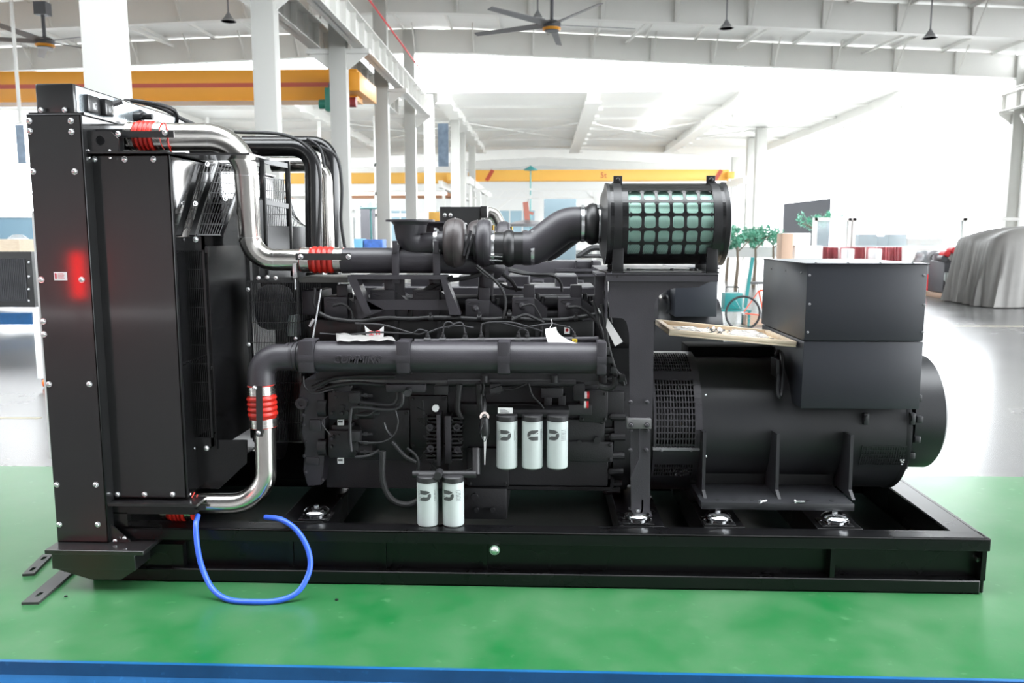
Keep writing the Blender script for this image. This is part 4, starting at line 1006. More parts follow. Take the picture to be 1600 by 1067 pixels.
st = strap(P(184, 210, yp-.09), P(272, 210, yp-.09), .032, 0, c1, 0); boltpart(258, 207, yp-.1, c1, .0145)
mb = MB(); mb.tube([P(258, 193, yp-.02), P(262, 205, yp-.08), P(263, 228, yp-.07), P(268, 238, yp)], .004, 8); mb.build('red_tie', M['red'], c1)
c2 = coupling(P(505, 406, .5), (1, 0, 0), .25, .071)
strap(P(462, 401, .41), P(548, 401, .41), .038, 0, c2, 0); boltpart(470, 401, .405, c2, .0145); boltpart(545, 401, .405, c2, .0145)
# intake manifold crossover, black, ending in an elbow to the engine
path = rpath([P(535, 407, .5), P(690, 407, .5), P(765, 411, .62), P(778, 425, .9)], [.5, .25], 12)
n = len(path); mb = MB(); mb.tube(path[:-1], [.073]*(n-1), 32); mb.lathe(P(752, 412, .46), (.55, -.55, -.5), [(0, .0)], 8) if False else None
im = mb.build('intake_crossover', M['engine'], GS)
mb = MB(); mb.lathe(P(752, 411, .5), (.75, -.1, -.55), [(-.02, .085), (.03, .088), (.05, .08), (.06, .0)], 32); mb.build('end_cap', M['engine'], im) if False else mb.bm.free()
mb = MB(); mb.cyl(P(760, 425, .52), P(757, 500, .6), .045, 20); mb.build('down_leg', M['engine'], im)
for px in (622, 685):
    mb = MB(); a = P(px, 406, .5); r = .08
    pts = [(a.x, .5+math.cos(t)*r, a.z+math.sin(t)*r*1.05) for t in [PI*.25+PI*1.05*k/14 for k in range(15)]]
    for k in range(14): mb.beam(pts[k], pts[k+1], .036, .007, V(0, pts[k][1]-.5, pts[k][2]-a.z))
    mb.box(a.x-.02, a.x+.02, .5-.09, .5-.078, a.z-.13, a.z+.05, .002); mb.box(a.x-.014, a.x+.014, .40, .42, a.z+.04, a.z+.11, .004)
    mb.build('pipe_strap', M['engine'], im)
# carrier bracket under it
mb = MB(); a, b = P(546, 428, .42), P(698, 436, .42)
mb.box(a.x, b.x, .38, .52, b.z, b.z+.022)
mb.prism([(a.x, b.z), (a.x+.05, b.z), (a.x+.12, b.z-.19), (a.x+.09, b.z-.2)], .38, .5)
mb.prism([(b.x, b.z), (b.x-.03, b.z), (b.x+.02, b.z-.2), (b.x+.08, b.z-.2)], .38, .5)
mb.prism([(a.x+.02, b.z+.0), (a.x+.02, b.z-.03), (a.x+.2, b.z-.03), (a.x+.25, b.z-.1), (a.x+.3, b.z-.1), (a.x+.3, b.z)], .5, .51)
mb.build('pipe_bracket', M['engine'], im)
mb = MB(); mb.pbox(565, 468, 703, 484, .42, .43); mb.prism([(XX(560, 468, .42), ZZ(560, 500, .42)), (XX(600, 484, .42), ZZ(600, 484, .42)), (XX(570, 470, .42), ZZ(570, 468, .42)), (XX(553, 470, .42), ZZ(553, 468, .42))], .42, .43); mb.build('heat_shield', M['engine'], im)
mb = MB(); a = P(505, 436, .44); mb.box(a.x-.14, a.x+.14, .44, .8, a.z-.02, a.z+.01); mb.build('guard_shelf', mat('shelf_grey', (.05, .05, .045), .5), im)
# small white bracket with a link rod at the coupling
mb = MB(); a = P(460, 425, .4); mb.box(a.x-.011, a.x+.011, .4, .42, a.z-.035, a.z+.05, .003); mb.cyl(a+V(0, .01, -.1), a+V(0, .01, -.04), .005, 8); mb.build('turnbuckle', M['chrome'], c2)
# rear pipes: black coolant, second steel pipe, black
def rearpipe(name, m, pts, rad_, r, lab=None):
    mb = MB(); mb.tube(rpath(pts, rad_, 10), r, 24); return mb.build(name, M[m], GS, lab)
rp1 = rearpipe('coolant_pipe', 'gloss', [P(300, 231, 1.0), P(489, 231, 1.0), P(491, 400, 1.0), P(491, 450, 1.0)], .13, .053)
rearpipe('charge_air_pipe', 'steel', [P(425, 257, 1.3), P(507, 257, 1.3), P(512, 400, 1.3), P(560, 405, 1.3), P(600, 405, 1.3)], [.11, .06], .048, 'second steel pipe behind the black one')
rearpipe('coolant_pipe', 'gloss', [P(380, 224, 1.5), P(517, 224, 1.5), P(522, 400, 1.5), P(522, 460, 1.5)], .13, .049)
for (pts, r) in (([P(366, 206, .6), P(440, 210, .7), P(478, 228, .8), P(498, 262, .8), P(500, 330, .8), P(496, 392, .8)], .010),
                 ([P(480, 216, .9), P(500, 232, .9), P(507, 262, .9)], .009),
                 ([P(500, 228, 1.3), P(526, 246, 1.3), P(534, 290, 1.3), P(533, 345, 1.3), P(539, 388, 1.3)], .011)):
    mb = MB(); mb.tube(smooth(pts, 8), r, 10); mb.build('vent_hose', M['cable'], GS)
# lower pipe with its black elbow
yl = .17
pe = rpath([P(466, 558, .25), P(408, 558, .2), P(409, 618, .18)], .24, 14)
mb = MB(); mb.tube(pe, .0735, 32); el = mb.build('inlet_elbow', M['engine'], GS)
for px, dr in ((449, .077), (456, .079), (463, .082)):
    mb = MB(); a = P(px, 557, .245); mb.cyl(a, a+V(.014, 0, 0), dr, 32); mb.build('ring', M['engine'], el)
c3 = coupling(P(410, 634, yl), (0.03, 0, -1), .235, .0735)
strap(P(405, 603, yl-.09), P(406, 682, yl-.09), .034, 0, c3, 0); boltpart(398, 606, yl-.095, c3, .0125); boltpart(404, 676, yl-.095, c3, .0125)
path = rpath([P(414, 655, yl), P(417, 787, yl), P(290, 787, .12)], .2, 14)
mb = MB(); mb.tube(path, .058, 32); mb.build('charge_air_pipe', M['steel'], GS, 'lower steel pipe bending left to the radiator foot')
c4 = coupling(P(280, 797, .12), (1, 0, 0), .17, .055)
strap(P(240, 790, .04), P(322, 793, .04), .028, 0, c4, 0); boltpart(303, 793, .035, c4, .013)
mb = MB(); mb.tube([P(290, 776, .07), P(298, 781, .07), P(304, 769, .1)], .004, 8); mb.tube([P(302, 800, .06), P(303, 785, .05), P(309, 773, .1)], .003, 8); mb.build('red_tie', M['red'], c4)

# ---- water manifold along the side
zm = ZZ(700, 558, .25); rm = .086; xm0, xm1 = XX(470, 558, .25), XX(944, 558, .25)
mb = MB(); mb.cyl((xm0, .25, zm), (xm1, .25, zm), rm, 40); wm = mb.build('water_manifold', M['engine'], GS)
def collar(px0, px1, top=8, h=1.1):
    x0, x1 = XX(px0, 558, .2), XX(px1, 558, .2); mb = MB(); mb.cyl((x0, .25, zm), (x1, .25, zm), rm*1.09, 40)
    mb.box(x0, x1, .25-rm*1.06, .25+.05, zm-rm*.9, zm+rm*1.14, .006); mb.build('collar', M['engine'], wm)
collar(469, 493); collar(621, 642); collar(778, 797); collar(932, 947)
mb = MB(); x0, x1 = XX(497, 562, .165), XX(617, 562, .165); zc = ZZ(560, 562, .165)
mb.box(x0, x1, .165, .25, zc-.026, zc+.026, .008); mb.build('name_plate', M['engine'], wm)
text_mesh('CUMMINS', .058, front((x0+x1)/2, .163, zc, 0), .0035, .0012, .25).build('embossed_lettering', M['engine'], wm)
mb = MB(); mb.box(xm0+.05, xm1, .36, .45, zm-.15, zm-.05); mb.build('manifold_foot', M['cast'], wm)

# ---- engine block and heads (V engine seen from the side)
xe0, xe1 = XX(476, 650, .45), XX(958, 650, .45)
zb = lambda py: ZZ(700, py, .45)
mb = MB()
mb.box(xe0, xe1, .45, 1.25, zb(700), zb(600)); mb.box(xe0+.1, xe1, .5, 1.2, .38, zb(700))
mb.box(XX(700, 700, .48), XX(950, 700, .48), .46, 1.24, .42, zb(655))
eb = mb.build('engine_block', M['cast'], GS, bev=.006)
mb = MB(); mb.pbox(722, 763, 792, 812, .42, 1.1, .01); mb.pbox(700, 742, 960, 765, .5, 1.1, .02); mb.build('oil_pan', M['cast'], GS)
# lower covers with flanges and bolts
for (a, b, c_, d_, y) in ((786, 655, 945, 700, .42), (862, 690, 958, 722, .40), (730, 700, 795, 760, .42), (640, 618, 700, 700, .43), (560, 640, 640, 720, .42), (905, 610, 950, 660, .41)):
    mb = MB(); mb.pbox(a, b, c_, d_, y, .5, .008); o = mb.build('side_cover', M['cast'], eb)
    for (px, py) in ((a+5, b+5), (c_-5, b+5), (a+5, d_-5), (c_-5, d_-5)):
        mb = MB(); mb.bolt(P(px, py, y), (0, -1, 0), .009); mb.build('cover_bolt', M['cast'], o)
mb = MB()
for px in (757, 797, 892, 934, 968): pass
for (px, py, r) in ((771, 638, .022), (807, 640, .022), (878, 638, .024), (933, 687, .02), (742, 775, .02), (745, 796, .014), (770, 796, .014), (776, 660, .014), (905, 690, .012), (865, 612, .02)):
    c = P(px, py, .41); mb.cyl(c, c+V(0, -.018, 0), r, 18)
mb.build('core_plugs', M['cast'], eb)
# long rail flange under the manifold, oil gallery
mb = MB(); mb.pbox(715, 632, 925, 648, .38, .45, .004); mb.cyl(P(700, 598, .36), P(900, 598, .36), .022, 14); mb.build('oil_gallery', M['cast'], eb)
for px in (757, 866, 942):
    c = P(px, 592, .34); mb = MB(); mb.cyl(c+V(0, 0, .02), c-V(0, 0, .02), .022, 14); mb.build('gallery_boss', M['cast'], eb)
# brackets hanging below the gallery
for (a, b, c_, d_) in ((845, 606, 880, 622), (850, 620, 862, 634), (872, 618, 884, 634), (896, 600, 914, 626)):
    mb = MB(); mb.pbox(a, b, c_, d_, .34, .42, .006); mb.build('sensor_bracket', M['cast'], eb)
# gear case at the front (left) end
mb = MB(); yq = .36
pts = [(470, 600), (478, 592), (505, 590), (508, 640), (508, 700), (502, 758), (480, 760), (473, 735), (476, 700), (470, 676), (475, 640), (466, 622)]
mb.prism([(P(a, b, yq).x, P(a, b, yq).z) for a, b in pts], yq, .9); gc = mb.build('gear_case', M['engine'], GS, bev=.006)
c = P(471, 630, yq-.02); mb = MB(); mb.lathe(c, (0, -1, 0), [(-.04, .034), (.01, .034), (.01, .016), (0, .014)], 24); mb.build('lifting_eye', M['engine'], gc)
mb = MB(); mb.pbox(484, 656, 501, 673, yq-.015, yq, .003); mb.build('cover_plate', M['engine'], gc); mb = MB(); mb.pbox(478, 715, 498, 727, yq-.01, yq, .002); mb.build('cover_plate', M['engine'], gc)
for k, (px, py) in enumerate(((474, 648), (474, 664), (478, 690), (476, 712), (478, 738), (505, 600), (504, 750))):
    mb = MB(); mb.bolt(P(px, py, yq), (0, -1, 0), .01); mb.build('case_bolt', M['engine'], gc)
# fuel pump assemblies
rnd = random.Random(11)
for (py0, lab) in ((612, 0), (672, 1)):
    mb = MB(); y = .33
    mb.pbox(512, py0, 560, py0+44, y, .5, .012); mb.pbox(545, py0+2, 562, py0+18, y-.05, y, .006); mb.pbox(518, py0-8, 548, py0+4, y+.02, .5, .006)
    c = P(512, py0+26, y+.04); mb.cyl(c, c+V(-.05, 0, 0), .05, 20)
    c = P(560, py0+30, y+.05); mb.cyl(c, c+V(.09, 0, 0), .045, 20)
    pm = mb.build('fuel_pump', M['cast'], GS)
    for k in range(9):
        px, py = rnd.uniform(516, 558), py0+rnd.uniform(-2, 40); c = P(px, py, y); mb = MB(); mb.cyl(c, c+V(0, -rnd.uniform(.012, .03), 0), rnd.uniform(.007, .014), 6); mb.build('pump_plug', M['cast'], pm)
    for k in range(3):
        c = P(563, py0+6+k*14, y); mb = MB(); mb.cyl(c, c+V(.07+.02*k, 0, 0), .008, 8); mb.cyl(c+V(.02, 0, 0), c+V(.04, 0, 0), .013, 6); mb.build('union', M['hosegrey'], pm)
    mb = MB(); c = P(532, py0+48, y-.004); mb.box(c.x-.017, c.x+.017, y-.006, y+.01, c.z-.016, c.z+.016)
    l_ = mb.build('label', M['paper'], pm, 'small white pump label')
    mb = MB(); mb.box(c.x-.013, c.x+.013, y-.008, y-.006, c.z, c.z+.011); mb.build('label_print', M['ink'], l_)
# cylinder heads and rocker covers
for i, (a, c_, y0, y1_) in enumerate(((472, 502, 452, 492), (506, 546, 455, 497), (578, 620, 444, 500), (645, 690, 444, 500), (727, 768, 460, 502), (800, 838, 456, 500), (872, 912, 456, 500))):
    if i == 0:
        mb = MB(); mb.pbox(a, y0+2, c_, y1_, .5, .75, .006); mb.build('oil_cooler_housing', M['engine'], GS); continue
    mb = MB(); y = .46
    mb.pbox(a, y0+9, c_-3, y1_, y, .72, .005)
    mb.pbox(c_-20, y0-10, c_-3, y0+12, y+.02, .6, .004)
    rc = mb.build('rocker_cover', M['engine'], GS)
    mb = MB(); mb.prism([(P(c_-3, y0+10, y+.03).x, P(c_-3, y0+10, y+.03).z), (P(c_+17, y0+26, y+.03).x, P(c_+17, y0+26, y+.03).z), (P(c_+17, y1_+4, y+.03).x, P(c_+17, y1_+4, y+.03).z), (P(c_-3, y1_+4, y+.03).x, P(c_-3, y1_+4, y+.03).z)], y+.03, .7); mb.build('intake_port', M['engine'], rc)
    for (px, py) in ((c_+2, y0+5), (c_+10, y0+10)):
        c = P(px, py, y+.06); mb = MB(); mb.cyl(c-V(0, 0, .02), c+V(0, 0, .012), .012, 6); mb.build('cover_bolt', M['cast'], rc)
    mb = MB(); u = P(a+4, y0+16, y-.001); v_ = P(a+22, y0+10, y-.001)
    mb.tube(smooth([u+V(.05, 0, -.01), u, u+V(.02, 0, .015), u+V(.07, 0, .012)], 5), .0025, 6); mb.build('cast_mark', M['engine'], rc)
    if i >= 4:
        c = P(a+16, y0+22, y); mb = MB(); mb.lathe(c, (0, -1, 0), [(0, .02), (.012, .02), (.016, .013), (.035, .011), (.04, 0)], 16); mb.build('temperature_sensor', M['engine'], rc)
# log between heads (exhaust / water crossover)
mb = MB(); mb.cyl(P(560, 472, .62), P(930, 472, .62), .045, 20); mb.cyl(P(700, 492, .6), P(930, 492, .6), .035, 18); mb.build('rear_log_pipe', M['engine'], GS)
mb = MB(); mb.pbox(480, 500, 928, 534, .48, .9, .01); hdk = mb.build('cylinder_head_deck', mat('dark_head', (.01, .01, .0105), .4), GS)
for px in (560, 618, 685, 760, 838):
    mb = MB(); mb.pbox(px-2, 502, px+4, 534, .47, .48); mb.build('joint_strip', M['cast'], hdk)
# valley: second bank seen behind
mb = MB(); mb.box(XX(560, 480, .95), XX(930, 480, .95), .95, 1.4, 1.2, ZZ(800, 448, .95)); 
for k in range(5):
    x = XX(585+k*75, 440, 1.05); mb.box(x-.07, x+.07, 1.0, 1.35, 1.4, ZZ(800, 430, 1.0))
mb.build('rear_cylinder_bank', M['engine'], GS, bev=.01)
# fuel rail with injector unions
yr = .3
mb = MB(); mb.cyl(P(648, 534, yr), P(935, 530, yr), .017, 14); fr = mb.build('fuel_rail', M['engine'], GS)
for px in (668, 692, 727, 752, 810, 824, 897):
    c = P(px, 533, yr); mb = MB(); mb.cyl(c, c+V(0, 0, .035), .013, 6); mb.cyl(c+V(0, 0, .035), c+V(0, 0, .05), .008, 8); mb.cyl(c-V(.018, 0, 0), c+V(.018, 0, 0), .022, 12); mb.build('injector_union', M['cast'], fr)
for pts in (((500, 521), (540, 523), (590, 519), (640, 521), (655, 515), (668, 518)), ((555, 505), (600, 508), (650, 522), (668, 517)),
            ((692, 530), (694, 508), (702, 503), (712, 510)), ((752, 532), (752, 510), (758, 505), (775, 503), (800, 504), (830, 512), (848, 518)),
            ((727, 530), (724, 508), (716, 504), (700, 512)), ((810, 524), (812, 515), (830, 510), (860, 506), (872, 508), (890, 512), (897, 520)), ((826, 524), (822, 516), (800, 508), (776, 503)), ((668, 520), (690, 512), (715, 509), (740, 512))):
    mb = MB(); mb.tube(smooth([P(a, b, .33) for a, b in pts], 6), .005, 8); mb.build('injector_line', M['hosegrey'], fr)
# wiring loom
loom = MB(); loom.tube(smooth([P(a, b, .4) for a, b in ((500, 490), (520, 498), (560, 502), (600, 497), (640, 498), (680, 496), (720, 497), (760, 499), (800, 497), (840, 500), (880, 499), (915, 494), (935, 490))], 6), .0125, 10)
lo = loom.build('wiring_loom', M['cable'], GS)
for pts, r, y in ((((640, 497), (650, 470), (668, 452), (690, 440), (708, 434)), .017, .48), (((745, 415), (775, 440), (788, 460), (790, 480), (786, 497)), .008, .38),
                  (((815, 478), (832, 476), (842, 490), (848, 502)), .006, .38), (((888, 480), (905, 480), (922, 492), (936, 507), (944, 530)), .009, .36),
                  (((800, 500), (820, 492), (835, 497), (850, 504)), .009, .36), (((744, 418), (760, 432), (772, 436)), .006, .4),
                  (((795, 423), (820, 428), (860, 430), (875, 440), (878, 456)), .008, .7), (((785, 428), (800, 440), (808, 455)), .012, .6),
                  (((492, 450), (491, 475), (500, 490)), .008, .42), (((520, 478), (535, 475), (548, 484), (551, 498)), .008, .42),
                  (((845, 500), (847, 520), (843, 536)), .007, .36), (((700, 438), (730, 434), (752, 428)), .012, .48), (((760, 430), (790, 448), (815, 452)), .009, .6)):
    mb = MB(); mb.tube(smooth([P(a, b, y) for a, b in pts], 6), r, 8); mb.build('harness_branch', M['cable'], lo)
for (px, py) in ((749, 496), (900, 497), (796, 492), (673, 497)):
    c = P(px, py, .385); mb = MB(); mb.cyl(c-V(.012, 0, 0), c+V(.012, 0, 0), .018, 12); mb.box(c.x-.006, c.x+.006, .37, .4, c.z, c.z+.03); mb.build('loom_clip', M['cable'], lo)
mb = MB(); mb.cyl(P(481, 530, .4) if False else P(489, 528, .38), P(502, 452, .42), .006, 8); mb.cyl(P(484, 502+8, .38), P(490, 498, .385), .01, 8); mb.build('throttle_rod', M['chrome'], lo)
# connector cascade at the right end
for pts, r in ((((940, 475), (945, 500), (948, 530), (955, 560), (965, 590)), .012), (((950, 540), (958, 570), (972, 592), (975, 602)), .009), (((952, 590), (965, 583), (975, 590), (978, 600)), .006), (((935, 603), (950, 606), (960, 600), (962, 588)), .02), (((925, 470), (932, 485), (935, 505)), .01), (((943, 455), (950, 480), (955, 505)), .008)):
    mb = MB(); mb.tube(smooth([P(a, b, .3) for a, b in pts], 6), r, 10); mb.build('harness_branch', M['cable'], lo)
for (px, py, s) in ((946, 548, 1), (952, 562, .9), (958, 578, .9), (972, 590, .8)):
    c = P(px, py, .28); mb = MB(); mb.box(c.x-.02*s, c.x+.02*s, .26, .3, c.z-.02*s, c.z+.02*s, .005); mb.build('connector', M['cable'], lo)
# grey lines and hoses below the manifold
for pts, r, m, y in ((((488, 605), (520, 592), (560, 588), (600, 588), (618, 588)), .012, 'cable', .3), (((495, 612), (520, 603), (555, 598), (590, 601), (602, 601)), .012, 'cable', .3),
                  (((602, 588), (612, 588), (618, 588)), .007, 'chrome', .3),
                  (((474, 588), (476, 604), (490, 614), (520, 608)), .005, 'hosegrey', .28), (((512, 650), (503, 660), (516, 680)), .003, 'hosegrey', .28),
                  (((556, 627), (580, 630), (610, 632), (620, 625), (621, 610)), .009, 'hosegrey', .3),
                  (((549, 705), (547, 680), (548, 645), (556, 636), (600, 640), (620, 638), (629, 628), (629, 610)), .009, 'hosegrey', .28),
                  (((554, 648), (575, 648), (588, 640)), .007, 'hosegrey', .3), (((600, 660), (604, 672), (612, 682)), .008, 'hosegrey', .3), (((617, 638), (622, 660), (615, 680), (595, 691), (560, 690)), .004, 'hosegrey', .28),
                  (((555, 714), (575, 712), (592, 703)), .009, 'hosegrey', .3), (((598, 705), (598, 750), (612, 780), (640, 788), (668, 770), (683, 750)), .018, 'cable', .2),
                  (((612, 690), (632, 712), (650, 722)), .014, 'cable', .3), (((636, 700), (650, 712), (654, 725), (652, 742)), .01, 'cable', .3),
                  (((718, 600), (716, 620), (715, 640), (722, 655)), .018, 'cable', .32), (((748, 600), (750, 625), (752, 650)), .02, 'cable', .32), (((756, 600), (755, 630), (760, 650)), .006, 'cable', .28),
                  (((826, 600), (832, 618), (845, 632), (850, 640)), .006, 'cable', .3), (((770, 606), (800, 608), (822, 600)), .007, 'cable', .3), (((660, 625), (662, 645), (664, 665)), .006, 'cable', .3)):
    mb = MB(); mb.tube(smooth([P(a, b, y) for a, b in pts], 6), r, 10); mb.build('hose_line', M[m], GS)
mb = MB(); mb.pbox(603, 601, 664, 613, .27, .33, .004); c = P(638, 610, .26); tb = mb.build('terminal_bracket', M['engine'], GS)
mb = MB(); mb.cyl(c, c+V(0, -.03, -.01), .022, 18); mb.cyl(c+V(0, -.03, -.01), c+V(0, -.035, -.01), .018, 18); mb.build('regulator_knob', M['hosegrey'], tb)
c = P(681, 637, .27); mb = MB(); mb.cyl(c, c+V(0, -.02, 0), .019, 24); mb.build('gauge_plug', M['paper'], tb, 'pale round plug')
mb = MB(); mb.pbox(765, 600, 782, 615, .28, .34, .004); mb.beam(P(766, 612, .27), P(785, 606, .27), .02, .03); mb.pbox(678, 603, 700, 617, .3, .38, .004); mb.build('sensor_block', M['cast'], tb)
# engine control module: two upright finned bars with wiring either side
mb = MB(); mb.pbox(682, 648, 688, 728, .26, .38, .002); ecm = mb.build('control_module', M['engine'], GS)
mb = MB(); mb.pbox(695, 650, 705, 724, .28, .38, .002); mb.build('module_bar', M['hosegrey'], ecm) if False else mb.build('module_bar', M['engine'], ecm)
mb = MB()
for s in range(11):
    z = 652+s*6.5
    for (a, b) in ((666, 682), (705, 722)):
        mb.pbox(a, z, b, z+3.2, .3, .36, .002)
mb.build('cooling_fins', M['cast'], ecm)
for (px, py) in ((672, 667), (714, 667), (673, 700), (715, 702)):
    c = P(px, py, .29); mb = MB(); mb.lathe(c, (0, -1, 0), [(0, .02), (.012, .02), (.012, .009), (.004, .008)], 18); mb.build('lug', M['engine'], ecm)
mb = MB()
for k in range(26):
    px, py = rnd.choice((rnd.uniform(662, 682), rnd.uniform(706, 726))), rnd.uniform(640, 735); c = P(px, py, .3)
    mb.tube(smooth([c, c+V(rnd.uniform(-.04, .04), -.02, rnd.uniform(-.03, .03)), c+V(rnd.uniform(-.06, .06), .02, rnd.uniform(-.08, .08))], 4), .003, 6)
mb.build('module_wiring', M['cable'], ecm)

# ---- spin-on filters
def canister(px, py0, py1, y, name, label, logo):
    a, b = P(px, py0, y), P(px, py1, y); r = .0585; mb = MB(); zt, z0 = a.z, b.z; hh = zt-z0
    mb.lathe((a.x, y, z0), (0, 0, 1), [(0, 0), (0, r*.7), (.004, r*.9), (.012, r), (hh-.012, r), (hh, r*.97), (hh, 0)], 40)
    o = mb.build(name, M['white'], GS, label)
    mb = MB(); mb.lathe((a.x, y, zt-.003), (0, 0, 1), [(0, r*1.02), (.026, r*1.02), (.03, r*.97), (.034, r*.8)], 40); mb.build('filter_head', M['cast'], o)
    def patch(inside, u0, u1, v0, v1, nu, nv, m, nm):
        mb = MB(); R = r+.0006
        for i in range(nu):
            for j in range(nv):
                u = u0+(u1-u0)*(i+.5)/nu; v = v0+(v1-v0)*(j+.5)/nv
                if not inside((2*(i+.5)/nu-1), (2*(j+.5)/nv-1)): continue
                q = []
                for (ii, jj) in ((i, j), (i+1, j), (i+1, j+1), (i, j+1)):
                    th = (u0+(u1-u0)*ii/nu)/r; q.append((a.x+R*math.sin(th), y-R*math.cos(th), z0+v0+(v1-v0)*jj/nv))
                mb.quad(*q)
        bmesh.ops.remove_doubles(mb.bm, verts=mb.bm.verts[:], dist=1e-5)
        return mb.build(nm, m, o)
    def Cs(u, v):
        out = (u*u+v*v < 1) if u < 0 else abs(v) < .97
        hole = (abs(v) < .24 and u > -.2) or ((u+.2)**2+v*v < .058)
        st = abs(v-.55*u-.05)/1.14 < .085
        return out and not hole and not st
    Ds = lambda u, v: (lambda uu: ((uu*uu+v*v < 1) if uu < 0 else abs(v) < .97) and not ((abs(v) < .24 and uu > -.2) or ((uu+.2)**2+v*v < .058)) and not abs(v-.55*u-.05)/1.14 < .085)(-u)
    vc = hh*.72; s = .031
    offs = {'C': 0.003, 'D': -.005, 'E': -.022}[logo[0]]
    if logo[0] in 'CD' or logo[0] == 'E':
        patch(Cs if logo[0] == 'C' else Ds, offs-s, offs+s, vc-.029, vc+.029, 34, 32, M['ink'], 'printed_logo')
    # small print columns
    cols = {'C': [(.047, .066)], 'D': [(-.052, -.04), (.044, .055)], 'E': [(.02, .052)]}[logo[0]]
    for (u0, u1) in cols:
        patch(lambda u, v: (math.sin((v+1)*24) > .35) and (math.sin(u*31+v*57) > -.5), u0, u1, vc-.03, vc+.03, 14, 56, M['hosegrey'], 'small_print')
    return o
for (px, lg) in ((792, 'D'), (832, 'C'), (871, 'E')): canister(px, 655, 731, .24, 'oil_filter', 'white oil filter canister', lg)
mb = MB(); mb.pbox(778, 640, 890, 652, .26, .42, .006); mb.build('filter_head_casting', M['cast'], GS)
mb = MB(); mb.pbox(778, 637, 801, 646, .2, .204); l_ = mb.build('part_label', M['paper'], GS, 'white printed label above the first oil filter')
mb = MB()
for k in range(3): mb.pbox(781, 639+k*2.3, 790+k*3, 639.8+k*2.3, .1985, .2)
mb.build('label_print', M['ink'], l_)
canister(668, 750, 820, .12, 'fuel_filter', 'white fuel filter canister', 'D'); canister(708, 750, 820, .12, 'fuel_filter', 'white fuel filter canister', 'E')
mb = MB(); mb.cyl(P(645, 741, .13), P(744, 741, .13), .02, 14); mb.cyl(P(655, 744, .12), P(682, 744, .12), .03, 14); c = P(684, 744, .06); mb.cyl(c, c+V(0, .08, 0), .022, 14); mb.cyl(P(744, 741, .15), P(744, 700, .2), .022, 12)
mb.build('fuel_filter_head', M['cast'], GS)
for (px, py) in ((917, 617), (916, 632)):
    c0, c1_ = P(px-3.5, py, .3), P(px+3.5, py, .3); mb = MB(); mb.cyl(c0, (c0+c1_)/2, .02, 18); o = mb.build('breather_cap', M['paper'], GS, 'white and red cap')
    mb = MB(); mb.cyl((c0+c1_)/2, c1_, .0205, 18); mb.build('red_ring', M['redink'], o)

# ---- flywheel housing, starter side plates
mb = MB(); c0, c1_ = V(XX(958, 660, .5), .85, .73), V(XX(1022, 660, .5), .85, .73)
mb.cyl(c0, c0+V(.1, 0, 0), .43, 48); mb.cyl(c0+V(.1, 0, 0), c1_, .4, 48); fh = mb.build('flywheel_housing', M['cast'], GS)
for k in range(13):
    a = PI*.62+k*PI*.76/12; c = c0+V(-.01, math.cos(a)*.0-math.sin(a)*.0, 0)
    p = V(c0.x, .85-.44*math.sin(k*PI/12), .73+.44*math.cos(k*PI/12)); mb = MB(); mb.cyl(p-V(.02, 0, 0), p+V(.06, 0, 0), .022, 10); mb.bolt(p-V(.02, 0, 0), (-1, 0, 0), .014); mb.build('housing_lug', M['cast'], fh)
mb = MB()
for (a, b, c_, d_) in ((945, 668, 962, 674), (945, 678, 962, 682), (940, 612, 975, 650), (960, 690, 975, 700)): mb.pbox(a, b, c_, d_, .43, .5, .004)
mb.build('starter_boss', M['cast'], fh)

mb = MB(); mb.box(XX(930, 520, .8), XX(1000, 520, .8), .8, 1.2, 1.0, ZZ(960, 490, .8), .01); mb.box(XX(945, 560, .6), XX(1020, 560, .6), .6, 1.1, .9, 1.22, .01); mb.build('dark_gap_block', M['rubber'], GS)  # dark block added so no bright floor shows past the stand
# ---- filter carrier frame (rear stand)
ys = .22
zs0, zs1 = ZZ(1030, 440, ys), ZZ(1030, 428, ys)
xs0, xs1 = XX(947, 434, ys), XX(1122, 434, ys)
yz = 1.5
mb = MB(); mb.box(xs0, xs1, ys-.01, ys+.005, zs0, zs1); mb.box(xs0, xs1, ys-.01, yz, zs1-.008, zs1)
stn = mb.build('filter_stand', M['engine'], GS, bev=.002)
q = lambda a, b: (P(a, b, ys+.01).x, P(a, b, ys+.01).z)
arc = [q(1060-38*math.sin(t)+0, 480-30*math.cos(t)) for t in [k*PI/16 for k in range(9)]]
poly = [q(951, 438), q(1114, 438), q(1090, 449)]+arc+[q(1021, 560), q(1019, 660), q(984, 660), q(983, 520), q(979, 503), q(972, 497), q(952, 496)]
mb = MB(); mb.prism(poly[::-1], ys+.006, ys+.018); mb.build('stand_web', M['engine'], stn)
mb = MB(); mb.box(xs0, xs0+.01, ys, .75, ZZ(950, 497, ys), zs1); mb.prism([(xs0-.05, zs1-.01), (xs0, zs1-.01), (xs0, zs1-.22), (xs0-.05, zs1-.18)], ys+.14, ys+.15); mb.box(xs0-.05, xs0, ys+.02, ys+.4, zs1-.012, zs1); mb.build('side_flange', M['engine'], stn)
mb = MB(); mb.pbox(980, 655, 1018, 670, ys-.03, ys+.05, .003); mb.build('clamp_plate', mat('bare_grey', (.12, .12, .12), .4), stn)
mb = MB(); mb.prism([q(984, 668), q(1016, 668), q(1015, 800), q(986, 800)][::-1], ys-.005, ys+.01); mb.prismx([(ys-.005, ZZ(1000, 800, ys)), (ys-.005, ZZ(1000, 780, ys)), (.8, .8), (.8, .6)], XX(1003, 740, ys), XX(1003, 740, ys)+.01)
mb.box(XX(984, 805, ys), XX(1017, 805, ys), ys-.06, ys+.08, ZZ(1000, 800, ys)-.006, ZZ(1000, 800, ys)+.002)
lg = mb.build('stand_leg', M['engine'], stn)
